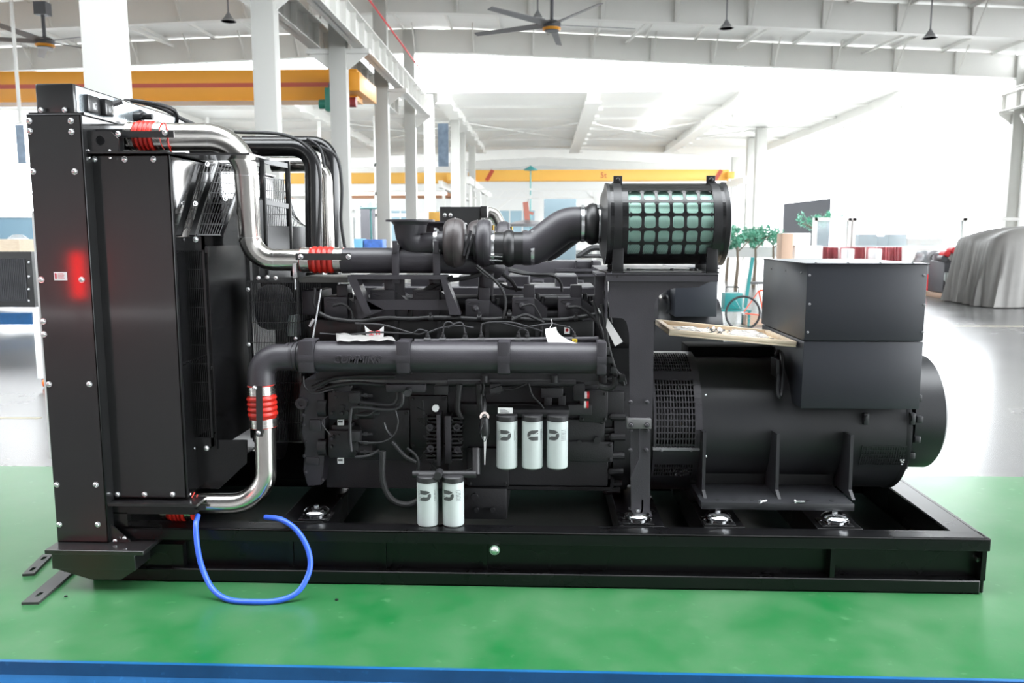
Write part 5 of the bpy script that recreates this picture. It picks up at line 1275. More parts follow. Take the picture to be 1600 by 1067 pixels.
mb = MB(); mb.beam(P(1000, 670, ys-.02), P(1000, 715, ys-.02), .008, .01); mb.beam(P(1000, 715, ys-.02), P(986, 750, ys-.02), .008, .01); mb.build('bent_rod', M['engine'], lg)
for (px, py) in ((985, 628), (1011, 628), (986, 664), (1011, 664), (985, 672), (1011, 672), (985, 703), (1010, 703)):
    mb = MB(); mb.bolt(P(px, py, ys-.012 if py < 650 or py > 670 else ys-.03), (0, -1, 0), .012); mb.build('stand_bolt', M['engine'], stn)
mb = MB()
for (px, r) in ((958, .002), (964, .006), (970, .002)): c = P(px, 432, ys-.0105); mb.cyl(c, c+V(0, -.0015, 0), r*1.3, 12)
mb.build('fixing_holes', M['rubber'], stn)
# light deck plates below the canister
mb = MB(); a = P(965, 421, .4); b = P(1095, 421, .4); mb.box(a.x, b.x, .36, .62, zs1+.002, zs1+.012); dk = mb.build('bare_deck_plate', mat('bare_alu', (.35, .35, .34), .35, .6), stn)
for px in (982, 1050, 1080, 1088): mb = MB(); c = P(px, 424, .36); c.z = zs1+.012; mb.cyl(c, c+V(0, 0, .012), .01, 6); mb.build('deck_bolt', M['rubber'], dk)

# ---- air filter canister(s)
def airfilter(yc, front_detail=True):
    xl, xr = XX(949, 350, yc-.1), XX(1130, 350, yc-.1); zc = ZZ(1040, 350, yc); R = .225
    mb = MB(); seg = 96
    # shell: end sleeves plus window lattice on the camera side
    wx0, wx1 = xl+.105, xr-.075; a0, a1 = -48, 52   # degrees from facing the camera, positive up
    def strip(x0, x1, d0, d1, n=6, t=.004):
        for k in range(n):
            u, v = math.radians(d0+(d1-d0)*k/n), math.radians(d0+(d1-d0)*(k+1)/n)
            def pt(x, a, rr): return (x, yc-rr*math.cos(a), zc+rr*math.sin(a))
            q_ = [pt(x0, u, R), pt(x1, u, R), pt(x1, v, R), pt(x0, v, R)]; w_ = [pt(x0, u, R-t), pt(x1, u, R-t), pt(x1, v, R-t), pt(x0, v, R-t)]
            mb.hexa(w_, q_)
    strip(xl, wx0, -180, 180, 72); strip(wx1, xr, -180, 180, 72); strip(wx0, wx1, a1, 360+a0, 60)
    nc, nr = 6, 5; cw = (wx1-wx0)/nc; rw = (a1-a0)/nr
    for i in range(1, nc): strip(wx0+cw*i-.008, wx0+cw*i+.008, a0, a1, 20)
    for j in range(1, nr): strip(wx0, wx1, a0+rw*j-1.9, a0+rw*j+1.9, 1)
    # rounded window corners
    for i in range(nc):
        for j in range(nr):
            for sx in (0, 1):
                for sy_ in (0, 1):
                    cx_ = wx0+cw*(i+sx)+(.008 if not sx else -.008); ca = math.radians(a0+rw*(j+sy_)+(1.9 if not sy_ else -1.9))
                    dx = .014*(1 if not sx else -1); da = (.014/R)*(1 if not sy_ else -1)
                    pts = [(cx_, ca), (cx_+dx, ca), (cx_+dx*.3, ca+da*.3), (cx_, ca+da)]
                    mb.quad(*[(x, yc-(R-.001)*math.cos(a), zc+(R-.001)*math.sin(a)) for x, a in pts])
    o = mb.build('air_filter', M['gloss'], GS, 'black louvred air filter canister' if front_detail else 'second air filter canister behind', sharp=40)
    mb = MB(); mb.cyl((xl+.02, yc, zc), (xr-.01, yc, zc), R-.022, 64); mb.build('filter_element', M['filter'], o)
    mb = MB(); mb.lathe((xl, yc, zc), (-1, 0, 0), [(-.02, R-.004), (0, R+.003), (.008, R+.003), (.012, R-.02), (.03, R*.72), (.035, .11)], 64); mb.build('end_cover', M['rubber'], o); mb = MB(); mb.lathe((xr, yc, zc), (1, 0, 0), [(-.01, R), (0, R+.006), (.014, R+.006), (.022, R-.012), (.03, R*.5), (.03, 0)], 64); mb.build('end_cover', M['rubber'], o)
    for x in (xl+.05, xr-.05):
        mb = MB(); mb.lathe((x-.022, yc, zc), (1, 0, 0), [(0, R-.002), (0, R+.003), (.044, R+.003), (.044, R-.002)], 64); mb.build('band', M['rubber'], o)
    for x in (xl+.06, xr-.06):
        mb = MB(); mb.box(x-.025, x+.025, yc-.03, yc-.02, zc+R-.005, zc+R+.04, .003); mb.bolt((x, yc-.03, zc+R+.018), (0, -1, 0), .013); mb.build('lifting_tab', M['rubber'], o)
    for x in (xl+.055, xr-.07):
        for yy in (yc-.17, yc+.15):
            mb = MB(); zt = zc-math.sqrt(R*R-.16**2)+.03; mb.box(x-.03, x+.03, yy-.012, yy+.012, zs1, zt, .003); mb.box(x-.035, x+.035, yy-.03, yy+.03, zs1, zs1+.008); mb.build('canister_foot', M['rubber'], o)
    return xl, zc
xl, zf = airfilter(.48); airfilter(1.12, False)
# intake ducting from canister to turbo
def turbo_side(y, dx=0.0):
    XX = lambda px, py, Y: P(px, py, .5).x+dx
    ZZ = lambda px, py, Y: P(px, py, .5).z
    zc_ = zf
    a = V(xl-.03, y, zc_); pz = P(850, 388, .5).z
    x1 = XX(905, 348, y); x2 = XX(884, 350, y); x3 = XX(834, 388, y); x4 = XX(768, 388, y)
    mb = MB(); mb.cyl((x1-.0, y, zc_), a, .098, 32); mb.lathe((x1+.075, y, zc_), (1, 0, 0), [(-.035, .098), (-.02, .112), (0, .118), (.02, .112), (.035, .098)], 32); hs = mb.build('rubber_sleeve', M['rubber'], GS)
    clampband(V(x1+.018, y, zc_), (1, 0, 0), .099, hs, .018); clampband(V(xl-.045, y, zc_), (1, 0, 0), .099, hs, .018)
    mb = MB(); mb.tube(rpath([(x1+.03, y, zc_), (x2, y, zc_), (x3, y, pz), (x3-.06, y, pz)], [.05, .05], 6), .097, 32); mb.build('intake_duct', M['engine'], GS)
    mb = MB(); mb.cyl((x4-.05, y, pz), (x3+.01, y, pz), .093, 32); mb.lathe(((x3+x4)/2-.02, y, pz), (1, 0, 0), [(-.03, .093), (-.015, .104), (.0, .107), (.015, .104), (.03, .093)], 32); hs = mb.build('rubber_sleeve', M['rubber'], GS)
    clampband(V(x3-.005, y, pz), (1, 0, 0), .095, hs, .02); clampband(V(x4+.01, y, pz), (1, 0, 0), .094, hs, .02)
    # turbocharger
    xt = XX(752, 375, y); mb = MB()
    mb.cyl((xt, y, pz), (x4-.02, y, pz), .07, 28)
    tb_ = mb.build('turbocharger', M['engine'], GS)
    # compressor volute: torus-like wheel
    def volute(x, R, r, m, nm, z=pz):
        mb = MB(); prof = []
        for k in range(13): a_ = PI*k/12; prof.append((-math.cos(a_)*r*.8, R+math.sin(a_)*r*.55))
        mb.lathe((x, y, z), (1, 0, 0), [(-r*.8, .04)]+prof+[(r*.8, .04)], 40); mb.lathe((x-.002, y, z), (1, 0, 0), [(0, R+r*.55), (0, R+r*.6), (.004, R+r*.6), (.004, R+r*.55)], 40); return mb.build(nm, m, tb_)
    volute(XX(757, 375, y), .105, .055, M['engine'], 'compressor_volute', pz+.03)
    volute(XX(711, 375, y), .1, .075, M['bronze'], 'turbine_volute', pz+.03)
    mb = MB(); mb.cyl((XX(726, 375, y), y, pz+.02), (XX(745, 375, y), y, pz+.02), .06, 24); mb.lathe((XX(741, 375, y), y, pz+.03), (1, 0, 0), [(0, .05), (0, .1), (.02, .1), (.02, .05)], 36)
    mb.beam((XX(727, 370, y), y-.1, pz-.04), (XX(738, 360, y), y-.1, pz+.1), .015, .015); mb.beam((XX(731, 370, y), y-.1, pz-.06), (XX(742, 360, y), y-.1, pz+.08), .012, .012)
    mb.build('bearing_housing', M['cast'], tb_)
    mb = MB(); mb.cyl((XX(771, 370, y), y-.02, pz+.09), (XX(771, 370, y), y-.02, pz+.13), .008, 8); mb.build('sensor', M['flash'], tb_)
    # exhaust outlet elbow with flat flange, opening upward
    xo = XX(641, 345, y); zt = ZZ(641, 345, y); xj = XX(684, 380, y); zj = pz+.03
    pts = []
    pts = rpath([(xo, y, zt), (xo, y, zj-.015), (XX(696, 380, y), y, zj)], .13, 12); n_ = len(pts)
    mb = MB(); mb.tube(pts, [.098 if k == 0 else .09-.022*min(1, k/(n_-3)) for k in range(n_)], 36); mb.cyl((xo, y, zt-.03), (xo, y, zt), .091, 36, .112); eo = mb.build('exhaust_elbow', M['engine'], GS)
    mb = MB(); mb.cyl((xo, y, zt-.005), (xo, y, zt+.006), .14, 48); mb.build('exhaust_flange', M['engine'], eo)
    clampband(V(XX(682, 380, y), y, zj), (1, 0, 0), .078, eo, .02)
turbo_side(.5); turbo_side(1.12, .08)
mb = MB()
for dz in (0, .022): mb.cyl(P(765, 400, .4)-V(0, 0, dz), P(785, 401, .4)-V(0, 0, dz), .005, 8)
mb.build('pressure_probe', M['chrome'], GS)
# box behind the turbos
mb = MB(); mb.pbox(687, 323, 752, 374, 1.5, 1.75, .004); mb.pbox(751, 322, 761, 340, 1.45, 1.75, .002); bb = mb.build('rear_cover_box', M['panel'], GS)
for (px, py) in ((695, 336), (704, 336), (728, 350)): boltpart(px, py, 1.5, bb, .013 if px < 720 else .009)
mb = MB(); mb.tube(rpath([P(758, 333, 1.8), P(772, 333, 1.8), P(788, 365, 1.8), P(790, 400, 1.8)], .1, 8), .045, 20); mb.build('charge_air_pipe', M['steel'], GS, 'short steel bend behind the turbochargers')

# ---- alternator
AY, AZ, AR = .85, .735, .40
def at_x(px, Y=.45): return XX(px, 660, Y)
xg0, xg1 = at_x(1021), at_x(1094)
def cyl_grille(mb, x0, x1, R, d0, d1, nx, na, w=.0058, t=.004):
    def pt(x, a, rr): return (x, AY-rr*math.cos(a), AZ+rr*math.sin(a))
    for i in range(nx+1):
        x = x0+(x1-x0)*i/nx
        for k in range(40):
            u, v = math.radians(d0+(d1-d0)*k/40), math.radians(d0+(d1-d0)*(k+1)/40)
            mb.hexa([pt(x-w/2, u, R-t), pt(x+w/2, u, R-t), pt(x+w/2, v, R-t), pt(x-w/2, v, R-t)], [pt(x-w/2, u, R), pt(x+w/2, u, R), pt(x+w/2, v, R), pt(x-w/2, v, R)])
    for j in range(na+1):
        a = math.radians(d0+(d1-d0)*j/na); h_ = w*.7/R
        mb.hexa([pt(x0, a-h_, R-t), pt(x1, a-h_, R-t), pt(x1, a+h_, R-t), pt(x0, a+h_, R-t)], [pt(x0, a-h_, R), pt(x1, a-h_, R), pt(x1, a+h_, R), pt(x0, a+h_, R)])
mb = MB(); mb.cyl((xg1+.0, AY, AZ), (at_x(1418), AY, AZ), AR, 96); mb.lathe((at_x(1418), AY, AZ), (1, 0, 0), [(0, AR), (.012, AR+.006), (.03, AR+.006), (.03, AR-.03), (.09, AR-.10), (.09, 0)], 96)
al = mb.build('alternator', M['altern'], GS, 'dark grey alternator drum')
mb = MB(); R2 = AR+.028
def ringstrip(mb, x0, x1, R, d0, d1, n, t=.006):
    def pt(x, a, rr): return (x, AY-rr*math.cos(a), AZ+rr*math.sin(a))
    for k in range(n):
        u, v = math.radians(d0+(d1-d0)*k/n), math.radians(d0+(d1-d0)*(k+1)/n)
        mb.hexa([pt(x0, u, R-t), pt(x1, u, R-t), pt(x1, v, R-t), pt(x0, v, R-t)], [pt(x0, u, R), pt(x1, u, R), pt(x1, v, R), pt(x0, v, R)])
ringstrip(mb, xg0, xg0+.015, R2, -180, 180, 72); ringstrip(mb, xg1-.03, xg1+.01, R2, -180, 180, 72)
ringstrip(mb, xg0, xg1, R2, -24, -12, 6); ringstrip(mb, xg0, xg1, R2, -70, -38, 10); ringstrip(mb, xg0, xg1, R2, 46, 54, 4); ringstrip(mb, xg0, xg1, R2, 84, 180, 20)
cyl_grille(mb, xg0+.012, xg1-.03, R2-.001, -12, 46, 13, 12); cyl_grille(mb, xg0+.012, xg1-.03, R2-.001, -38, -24, 16, 3); cyl_grille(mb, xg0+.012, xg1-.03, R2-.001, 54, 84, 16, 7)
cyl_grille(mb, xg0+.012, xg1-.03, R2-.001, -100, -70, 16, 7)
gl = mb.build('air_inlet_grille', M['engine'], al, sharp=25)  # lighter than the drum to stand in for light caught on the bars
mb = MB(); mb.cyl((xg0+.01, AY, AZ), (xg1, AY, AZ), AR-.09, 48); mb.build('rotor_housing', M['rubber'], al)
mb = MB(); za = ZZ(1057, 702, .42); mb.box(xg0-.003, xg1+.0, AY-R2-.002, AY-R2+.03, za-.007, za+.007); mb.bolt(P(1034, 703, AY-R2-.002), (0, -1, 0), .008); mb.bolt(P(1080, 703, AY-R2-.002), (0, -1, 0), .008); mb.build('cover_strap', M['grey'], gl)
# rear seam, screws, lifting handle
for (px, py) in ((1103, 617), (1103, 667), (1103, 713)): boltpart(px, py, .46, al, .007)
mb = MB(); yy = .66
mb.tube(smooth([P(1212, 556, yy), P(1217, 549, yy-.02), P(1222, 556, yy-.05), P(1223, 580, .52), P(1221, 612, .47), P(1218, 620, .45), P(1215, 612, .46), P(1216, 585, .5)], 5), .011, 10); mb.box(XX(1216, 575, .5)-.01, XX(1216, 575, .5)+.005, .5, .62, ZZ(1216, 590, .5), ZZ(1216, 560, .55)); mb.build('lifting_lug', M['altern'], al)
# end cap (exciter cover)
xc0, xc1 = at_x(1438), at_x(1478, .55)
mb = MB(); mb.lathe((xc0, AY, AZ+.07), (1, 0, 0), [(0, .0), (0, .345), (xc1-xc0-.02, .345), (xc1-xc0-.005, .33), (xc1-xc0, .3), (xc1-xc0, 0)], 80); ec = mb.build('exciter_cover', M['altern'], al)
for k in range(5):
    a = math.radians(24-k*20); c = V(xc0, AY-.352*math.cos(a), AZ+.07+.352*math.sin(a)); mb = MB(); mb.box(c.x-.005, c.x+.03, c.y-.02, c.y+.02, c.z-.02, c.z+.02, .005); mb.build('cover_clip', M['altern'], ec)
# outlet grille with clips on the lower right of the drum
mb = MB(); cyl_grille(mb, at_x(1350), at_x(1420), AR+.004, -26, -8, 18, 5); og = mb.build('air_outlet_grille', M['altern'], al)
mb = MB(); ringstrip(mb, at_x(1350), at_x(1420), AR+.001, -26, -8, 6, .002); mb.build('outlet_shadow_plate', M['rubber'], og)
for px in (1354, 1427): mb = MB(); mb.pbox(px-4, 646, px+4, 664, .44, .47, .003); mb.pbox(px-2, 650, px+2, 658, .43, .44, .001); mb.build('latch', M['altern'], og)
mb = MB(); c = P(1409, 721, .47)
for (dx, dz) in ((-.008, .01), (.008, .01), (-.004, -.0), (.006, -.002), (0, -.014)): mb.box(c.x+dx-.005, c.x+dx+.005, .464, .467, c.z+dz-.003, c.z+dz+.003)
mb.build('warning_mark', M['paper'], og)
# feet: long plate, three upright ribs
zf0, zf1 = ZZ(1210, 797, .2), ZZ(1210, 786, .2)
mb = MB(); xf0, xf1 = XX(1096, 790, .2), XX(1335, 790, .2); mb.box(xf0, xf1, .2, .55, zf0, zf1, .002)
al_f = mb.build('alternator_foot', M['altern'], al)
for px, ptop in ((1100, 675), (1215, 678), (1330, 680)):
    x = XX(px, 735, .33); mb = MB(); mb.prismx([(.27, zf1), (.62, zf1), (.62, .8), (.46, ZZ(px, ptop-2, .4)), (.34, ZZ(px, ptop, .34)), (.33, ZZ(px, 765, .33))], x-.009, x+.009); mb.build('foot_rib', M['altern'], al_f)
mb = MB(); mb.box(xf0, xf1, .54, .55, zf1, zf1+.1); 
for px in (1120, 1147, 1175, 1262, 1300): c = P(px, 783, .25); c.z = zf1; mb.cyl(c, c+V(0, 0, .0015), .013, 14)
mb.build('foot_backing', M['rubber'], al_f)
# black box added under the tray to fill the dark gap, and terminal box
mb = MB(); mb.box(XX(1075, 550, .9), XX(1250, 550, .9), .9, 1.15, AZ+.33, ZZ(1150, 541, .62)-.04, .005); mb.build('tray_gap_filler', M['matteblack'], al)
yt = .33; tx0, tx1 = XX(1259, 475, yt), XX(1446, 475, yt); tz1 = ZZ(1350, 413, yt); tz0 = ZZ(1350, 533, yt)
mb = MB(); mb.box(tx0, tx1, yt, 1.22, tz0+.001, tz1, .003); tb = mb.build('terminal_box', M['tbox'], al, 'square dark grey terminal box')
mb = MB(); mb.box(tx0-.008, tx1+.008, yt-.008, 1.23, tz1, tz1+.006); mb.build('terminal_box_lid', M['tbox'], tb)
ux0, ux1 = XX(1254, 585, yt), XX(1440, 585, yt); uz0 = ZZ(1345, 639, yt)
mb = MB(); mb.box(ux0, ux1, yt+.004, 1.2, uz0, tz0-.003, .003); mb.build('terminal_box_base', M['tbox'], tb)
for (px, py) in ((1265, 430), (1265, 475), (1262, 519), (1448, 430), (1444, 476), (1442, 519)): mb = MB(); mb.bolt(P(min(px, 1444), py, yt), (0, -1, 0), .006); mb.build('screw', M['grey'], tb)
for k in range(4): mb = MB(); mb.bolt((tx0+.06+k*(tx1-tx0-.12)/3, yt+.05, tz1+.006), (0, 0, 1), .006); mb.build('screw', M['grey'], tb)
for k in range(3): mb = MB(); mb.bolt((tx0-.0, yt+.1+k*.3, tz1-.05), (-1, 0, 0), .006); mb.build('screw', M['grey'], tb)
GS_BOLTS = len(BOLTN)
print('bolts', GS_BOLTS)

# ================================================================== LOOSE THINGS ON AND AROUND THE SET
# blue hose
pts = [P(306, 802, .02), P(307, 830, -.06), P(309, 868, -.1), P(322, 905, -.12)]
pts = [P(309, 805, .02), P(306, 822, -.04), P(309, 858, -.1)]
for (a, b, y) in ((317, 890, -.14), (333, 921, -.2), (358, 941, -.24), (395, 951, -.26), (435, 945, -.24), (466, 924, -.2), (484, 890, -.14), (481, 858, -.1), (464, 829, -.06), (440, 812, -.02), (415, 808, .06)): pts.append(P(a, b, y))
mb = MB(); 
pts = [V(p.x, p.y, max(p.z, .015)) for p in pts]
mb.tube(smooth(pts, 10), .0145, 14)
tag(mb.build('blue_hose', M['blue']), 'bright blue hose looping from the lower steel pipe down to the green floor', 'hose')
# wooden tray with hardware bags
ty0, ty1 = .42, 1.0
fl, fr_ = P(1045, 524, ty0), P(1244, 543, ty0)
mb = MB(); dx = fr_-fl; L = dx.length; ang = math.atan2(dx.z, dx.x)
Rm = Matrix.Translation(fl) @ Matrix.Rotation(-ang, 4, 'Y')
tr = thing('wooden_tray', 'pale wooden framed tray lying tilted on top of the alternator', 'tray', tuple(fl))
def tbox(name, x0, x1, y0, y1, z0, z1, m='wood'):
    t = MB(); t.box(x0, x1, y0, y1, z0, z1, .003); bmesh.ops.transform(t.bm, matrix=Rm, verts=t.bm.verts[:]); return t.build(name, M[m], tr)
W_ = ty1-ty0
tbox('bottom_board', 0, L, 0, W_, 0, .010)
tbox('rim_slat', 0, L, 0, .035, .010, .034); tbox('rim_slat', 0, L, W_-.035, W_, .010, .034); tbox('rim_slat', 0, .035, .035, W_-.035, .010, .034); tbox('rim_slat', L-.035, L, .035, W_-.035, .010, .034)
rnd = random.Random(3)
def bag(u, v, su, sv, h, seed, label, m='clear'):
    b = MB(); bmesh.ops.create_icosphere(b.bm, subdivisions=4, radius=1); r_ = random.Random(seed); ph = [r_.uniform(0, 6) for _ in range(5)]
    for q in b.bm.verts:
        p = q.co; k = 1+.16*math.sin(7*p.x+ph[0])*math.sin(6*p.y+ph[1])+.1*math.sin(15*p.x+9*p.y+ph[2])
        q.co = Vector((p.x*k*su, p.y*k*sv, max(0, p.z)*k*h+.0))
    for f_ in b.bm.faces: f_.smooth = True
    bmesh.ops.transform(b.bm, matrix=Rm @ Matrix.Translation((u, v, .0115)), verts=b.bm.verts[:])
    o = b.build('plastic_bag', M[m]); tag(o, label, 'bag'); return o
bag(.18, .3, .1, .1, .02, 1, 'flat crumpled clear bag at the left end of the wooden tray')
bag(.52, .3, .11, .12, .03, 2, 'crumpled clear bag right of the loose nuts in the wooden tray')
for k in range(14):
    u, v = .33+rnd.gauss(0, .03), .28+rnd.gauss(0, .05); z = .0115+rnd.choice((0, 0, .014))
    b = MB(); c = Rm @ V(u, v, z); ax = V(rnd.uniform(-.5, .5), rnd.uniform(-.5, .5), 1 if z < .02 else .5).normalized()
    b.lathe(c, ax, [(0, .006), (0, .012), (.011, .012), (.011, .006), (0, .006)], 6)
    tag(b.build('loose_nut', M['chrome']), 'shiny steel nut in the loose heap in the wooden tray, beside the clear bags', 'nut', 'steel nuts heaped in the wooden tray')
b = MB(); 
for k in range(2): c = Rm @ V(L-.07-.035*k, .1+.02*k, .012); b.cyl(c, c+V(0, 0, .016), .012, 12)
tag(b.build('dark_plug', M['rubber']), 'small dark plug at the right end of the wooden tray', 'plug')
# loose bolts on the alternator foot
def loosebolt(px, py, ang, L, label):
    c = P(px, py, .2); c.z = zf1+.0105; d = V(math.cos(ang), math.sin(ang), 0); t = MB(); t.cyl(c-d*L/2, c+d*L/2, .0065, 10); t.cyl(c-d*(L/2+.009), c-d*L/2, .0115, 6)
    return tag(t.build('loose_bolt', M['chrome']), label, 'bolt')
loosebolt(1193, 781, .5, .04, 'short loose bolt on the alternator foot, left of the middle rib')
loosebolt(1250, 783, .1, .05, 'longer loose bolt on the alternator foot, right of the middle rib')
# tags and stickers hanging on the engine
def curved_tag(name, pts0, Y, curl, m, label, cat='tag'):
    pass
tgh = thing('hang_tag', 'curled white card tag hanging on a thin wire at the right end of the engine', 'tag', tuple(P(861, 500, .3)))
mb = MB(); N = 10
for i in range(N):
    def row(t):
        # card bends towards the right end and rests on the manifold
        xa, ya_ = 852+6*t*t, 514+26*t; xb, yb_ = 869+40*t**2.2, 511+28*t**1.0
        return P(xa, ya_, .3-.05*t), P(xb, yb_, .3-.08*t)
    a, b = row(i/N); c_, d_ = row((i+1)/N); mb.hexa([a, b, d_, c_], [a+V(0, .0012, 0), b+V(0, .0012, 0), d_+V(0, .0012, 0), c_+V(0, .0012, 0)])
mb.build('card', M['paper'], tgh)
mb = MB(); mb.tube([P(861, 498, .3), P(863, 505, .29), P(859, 512, .29), P(860, 517, .295)], .0015, 6); mb.build('wire_tie', M['whitebox'], tgh)
st1 = P(886, 516, .46); mb = MB(); mb.box(st1.x-.016, st1.x+.016, .468, .479, st1.z-.022, st1.z+.022); o = tag(mb.build('small_sticker', M['paper']), 'small white sticker with a red round mark on the dark cylinder head', 'sticker')
mb = MB(); mb.lathe((st1.x, .4678, st1.z), (0, -1, 0), [(0, .009), (.0003, .009), (.0003, .006), (0, .006), (0, .009)], 18); mb.cyl((st1.x, .4678, st1.z), (st1.x, .4674, st1.z), .003, 10); mb.build('red_mark', M['redink'], o)
st2 = P(898, 533, .26); mb = MB(); mb.box(st2.x-.014, st2.x+.014, .252, .258, st2.z-.012, st2.z+.012); o = tag(mb.build('yellow_warning_sticker', M['yellow']), 'small yellow warning sticker with a black mark near the right end of the engine', 'sticker')
mb = MB(); mb.beam((st2.x-.006, .2515, st2.z-.005), (st2.x, .2515, st2.z+.004), .003, .001, (0, 1, 0)); mb.beam((st2.x-.003, .2515, st2.z+.002), (st2.x+.007, .2515, st2.z+.003), .003, .001, (0, 1, 0)); mb.build('black_mark', M['ink'], o)
# shield shaped white label with red writing, tucked behind a clear document sleeve
s0 = P(585, 518, .33); mb = MB(); pl = []
for k in range(9): t = k/8; pl.append((s0.x-.055+.11*t, s0.z+.035-.035*math.sin(PI*t)))
mb.prism(pl[::-1]+[(s0.x-.045, s0.z-.035), (s0.x+.05, s0.z-.035)], .33, .3315); o = tag(mb.build('paper_label', M['paper']), 'white label with scalloped top and red characters behind the plastic sleeve', 'label')
mb = MB()
for (cx, segs) in ((-.018, (((-.8, .6), (.8, .6)), ((0, .9), (0, -.9)), ((-.8, 0), (.8, 0)), ((-.9, -.8), (.9, -.8)), ((-.8, .6), (-.8, 0)))), (.02, (((-.9, .8), (.9, .8)), ((-.9, .2), (.9, .2)), ((-.6, .8), (-.6, -.8)), ((.6, .8), (.6, -.8)), ((-.9, -.4), (.9, -.4))))):
    for (a, b) in segs: mb.beam((s0.x+cx+a[0]*.014, .3295, s0.z-.008+a[1]*.013), (s0.x+cx+b[0]*.014, .3295, s0.z-.008+b[1]*.013), .0045, .001, (0, 1, 0))
mb.build('red_characters', M['redink'], o)
mb = MB(); a, b, c_, d_ = P(526, 534, .2), P(618, 532, .2), P(612, 527, .34), P(525, 521, .34)
N = 14; rows = []
for i in range(N+1):
    rows.append([mb.bm.verts.new((a.lerp(b, i/N)).lerp(d_.lerp(c_, i/N), j/4)+V(0, 0, .004*math.sin(i*1.7+j)+.004)) for j in range(5)])
for i in range(N):
    for j in range(4): mb.bm.faces.new((rows[i][j], rows[i+1][j], rows[i+1][j+1], rows[i][j+1]))
ob = mb.build('document_sleeve', M['plastic']); md = ob.modifiers.new('t', 'SOLIDIFY'); md.thickness = .004
tag(ob, 'milky plastic document sleeve lying on top of the manifold', 'sleeve')
mb = MB(); a, b, c_, d_ = P(949, 497, .24), P(973, 534, .21), P(961, 541, .2), P(947, 512, .22)
mb.hexa([a, b, c_, d_], [p+V(.001, .003, 0) for p in (a, b, c_, d_)]); tag(mb.build('plastic_sheet', M['plastic']), 'limp piece of milky plastic sheet beside the filter stand', 'plastic sheet')
# black cable lug tag with a pale ring and strap
kt = thing('black_sensor_tag', 'black rubber boot with a pale ring and white strap hanging beside the first oil filter', 'tag', tuple(P(758, 630, .2)))
mb = MB(); c = P(757, 652, .2); mb.lathe(c, (0, 0, -1), [(-.0, .022), (.03, .026), (.09, .028), (.12, .018), (.13, 0)], 20); mb.tube([c+V(0, 0, 0), c+V(.0, .05, .06), c+V(-.01, .1, .12)], .01, 8); mb.build('boot', M['rubber'], kt)
mb = MB(); mb.lathe(c+V(0, -.0, .004), (0, -1, .3), [(-.004, .014), (-.004, .026), (.004, .026), (.004, .014), (-.004, .014)], 24); mb.build('ring', mat('pale_pink_ring', (.7, .6, .56), .4), kt)
mb = MB(); p0, p1 = P(758, 682, .17), P(757.5, 726, .17); mb.hexa([p0-V(.008, 0, 0), p0+V(.008, 0, 0), p1+V(.002, 0, 0), p1-V(.002, 0, 0)], [p0-V(.008, .002, 0), p0+V(.008, -.002, 0)-V(0, .004, 0), p1+V(.002, -.002, 0), p1-V(.002, .002, 0)]); mb.build('strap', M['paper'], kt)
mb = MB(); mb.tube(smooth([P(756, 660, .17), P(751, 675, .16), P(757, 690, .16), P(761, 678, .165)], 5), .002, 6); mb.build('wire_loop', M['hosegrey'], kt)
# steel strips on the floor with slotted holes
def strip_on_floor(A, B, w, label):
    """slotted flat bar lying on the floor from A to B"""
    A, B = V(*A), V(*B); d = (B-A).normalized(); n = V(-d.y, d.x, 0); L = (B-A).length; mb = MB()
    cuts = [(.14*L, .14*L+.05), (.86*L-.05, .86*L)]
    s = .011
    def seg(a, b, u, v, z0=.0005, z1=.014): mb.hexa([A+d*a+n*u+V(0, 0, z0), A+d*b+n*u+V(0, 0, z0), A+d*b+n*v+V(0, 0, z0), A+d*a+n*v+V(0, 0, z0)], [A+d*a+n*u+V(0, 0, z1), A+d*b+n*u+V(0, 0, z1), A+d*b+n*v+V(0, 0, z1), A+d*a+n*v+V(0, 0, z1)])
    seg(0, L, s, w/2); seg(0, L, -w/2, -s); x = 0
    for (a, b) in cuts: seg(x, a, -s, s); x = b
    seg(x, L, -s, s)
    tag(mb.build('slotted_steel_bar', M['dgrey'] if False else mat('dark_bar', (.04, .04, .04), .45)), label, 'steel bar')
strip_on_floor(G(47, 945), G(118, 884), .085, 'longer dark slotted steel bar lying on the green floor, nearer the camera')
strip_on_floor(G(44, 900), G(75, 869), .06, 'shorter dark slotted steel bar lying on the green floor behind the longer one')
c = G(526, 938); mb = MB(); mb.cyl(c+V(0, 0, .0005), c+V(0, 0, .008), .009, 6); tag(mb.build('loose_nut', M['rubber']), 'tiny dark nut on the green floor below the blue hose', 'nut')
c = G(103, 932); mb = MB(); mb.cyl(c+V(0, 0, .0005), c+V(0, 0, .006), .008, 8); tag(mb.build('loose_washer', M['rubber']), 'tiny dark washer on the green floor beside the longer steel bar', 'washer')
c = G(187, 930); 

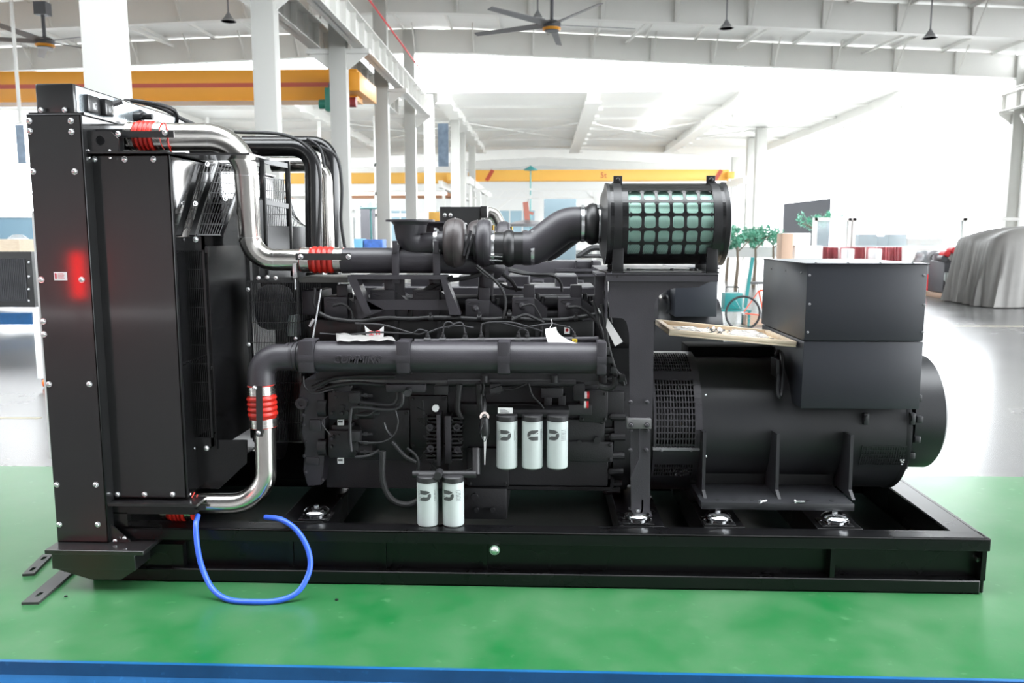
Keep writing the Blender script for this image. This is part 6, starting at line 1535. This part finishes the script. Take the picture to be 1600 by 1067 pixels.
# ================================================================== SECOND GENERATOR SET BEHIND
G2 = thing('generator_set', 'second grey generator set standing behind, seen between engine and filter stand', 'generator', (0, 4.6, 0))
yb = 4.4
mb = MB(); mb.pbox(600, 455, 1030, 500, yb, yb+1, .02); mb.pbox(780, 408, 940, 460, yb-.1, yb+.4, .02); mb.box(XX(560, 500, yb), XX(1120, 500, yb), yb, yb+1.4, .02, .32); mb.build('engine_block', M['engine'], G2)
mb = MB(); mb.pbox(868, 420, 1000, 424, yb-.2, yb-.1); mb.pbox(868, 428, 1000, 432, yb-.2, yb-.1); 
for px in (900, 925): mb.pbox(px-1, 407, px+1.5, 420, yb-.15, yb-.1)
mb.build('manifold', M['engine'], G2)
for (a, b, c_, d_) in ((832, 437, 850, 460), (895, 437, 912, 460), (566, 450, 600, 470), (740, 435, 790, 470)):
    mb = MB(); mb.pbox(a, b, c_, d_, yb-.18, yb-.1, .01); mb.build('rocker_cover', M['engine'], G2)
    mb = MB(); mb.pbox(a+3, b+3, c_-3, d_, yb-.19, yb-.18); mb.build('cover_panel', M['rubber'], G2)
mb = MB(); mb.tube(smooth([P(795, 420, 3.9), P(840, 430, 3.9), P(865, 430, 3.9), P(878, 445, 3.9), P(880, 462, 3.9)], 6), .022, 8); mb.tube(smooth([P(905, 400, 4.2), P(925, 388, 4.2), P(945, 388, 4.2)], 5), .03, 8); mb.tube(smooth([P(900, 400, 4.2), P(948, 400, 4.2)], 3), .02, 8); mb.build('hose_line', M['cable'], G2)
yc = 4.9; c0, c1_ = P(1005, 522, yc), P(1118, 522, yc); r = P(1040, 466, yc).z-c0.z
mb = MB(); mb.cyl(c0, c1_, r, 64); a2 = mb.build('alternator', M['altern'], G2)
mb = MB(); c = P(1042, 478, yc-.4); mb.tube(smooth([c+V(-.02, .1, .08), c+V(0, 0, .1), c+V(.02, -.02, 0), c+V(0, -.02, -.08)], 5), .018, 8); mb.build('lifting_lug', M['altern'], a2)
mb = MB(); mb.pbox(1055, 418, 1121, 495, yc-.65, yc+.3, .005); mb.pbox(1042, 440, 1056, 466, yc-.3, yc+.3, .005); mb.build('terminal_box', M['tbox'], a2)
mb = MB(); mb.box(c0.x, c1_.x, yc-.5, yc+.6, .3, .5); mb.build('alternator_foot', M['altern'], a2)
mb = MB(); mb.pbox(1118, 494, 1123, 540, yc-.3, yc+.4, .01); mb.build('exciter_cover', M['altern'], a2)

# ================================================================== RED LAMP ADDED OUT OF VIEW (mirrored softly in the radiator panels)
rc = thing('added_red_lamp', 'red lit tube on a stand, added beside the camera for its red glow', 'lamp', (-4.79, -4.2, 0))
mb = MB(); mb.cyl((-4.79, -4.2, 0), (-4.79, -4.2, 1.24), .02, 10); mb.cyl((-4.79, -4.2, 0), (-4.79, -4.2, .02), .15, 24); mb.build('stand', M['dgrey'], rc)
mb = MB(); mb.cyl((-4.79, -4.2, 1.24), (-4.79, -4.2, 1.70), .05, 20); mb.build('lamp_tube', mat('red_lamp_glow', (.8, .02, .02), .4, emit=(1, .0, .0), es=17), rc)
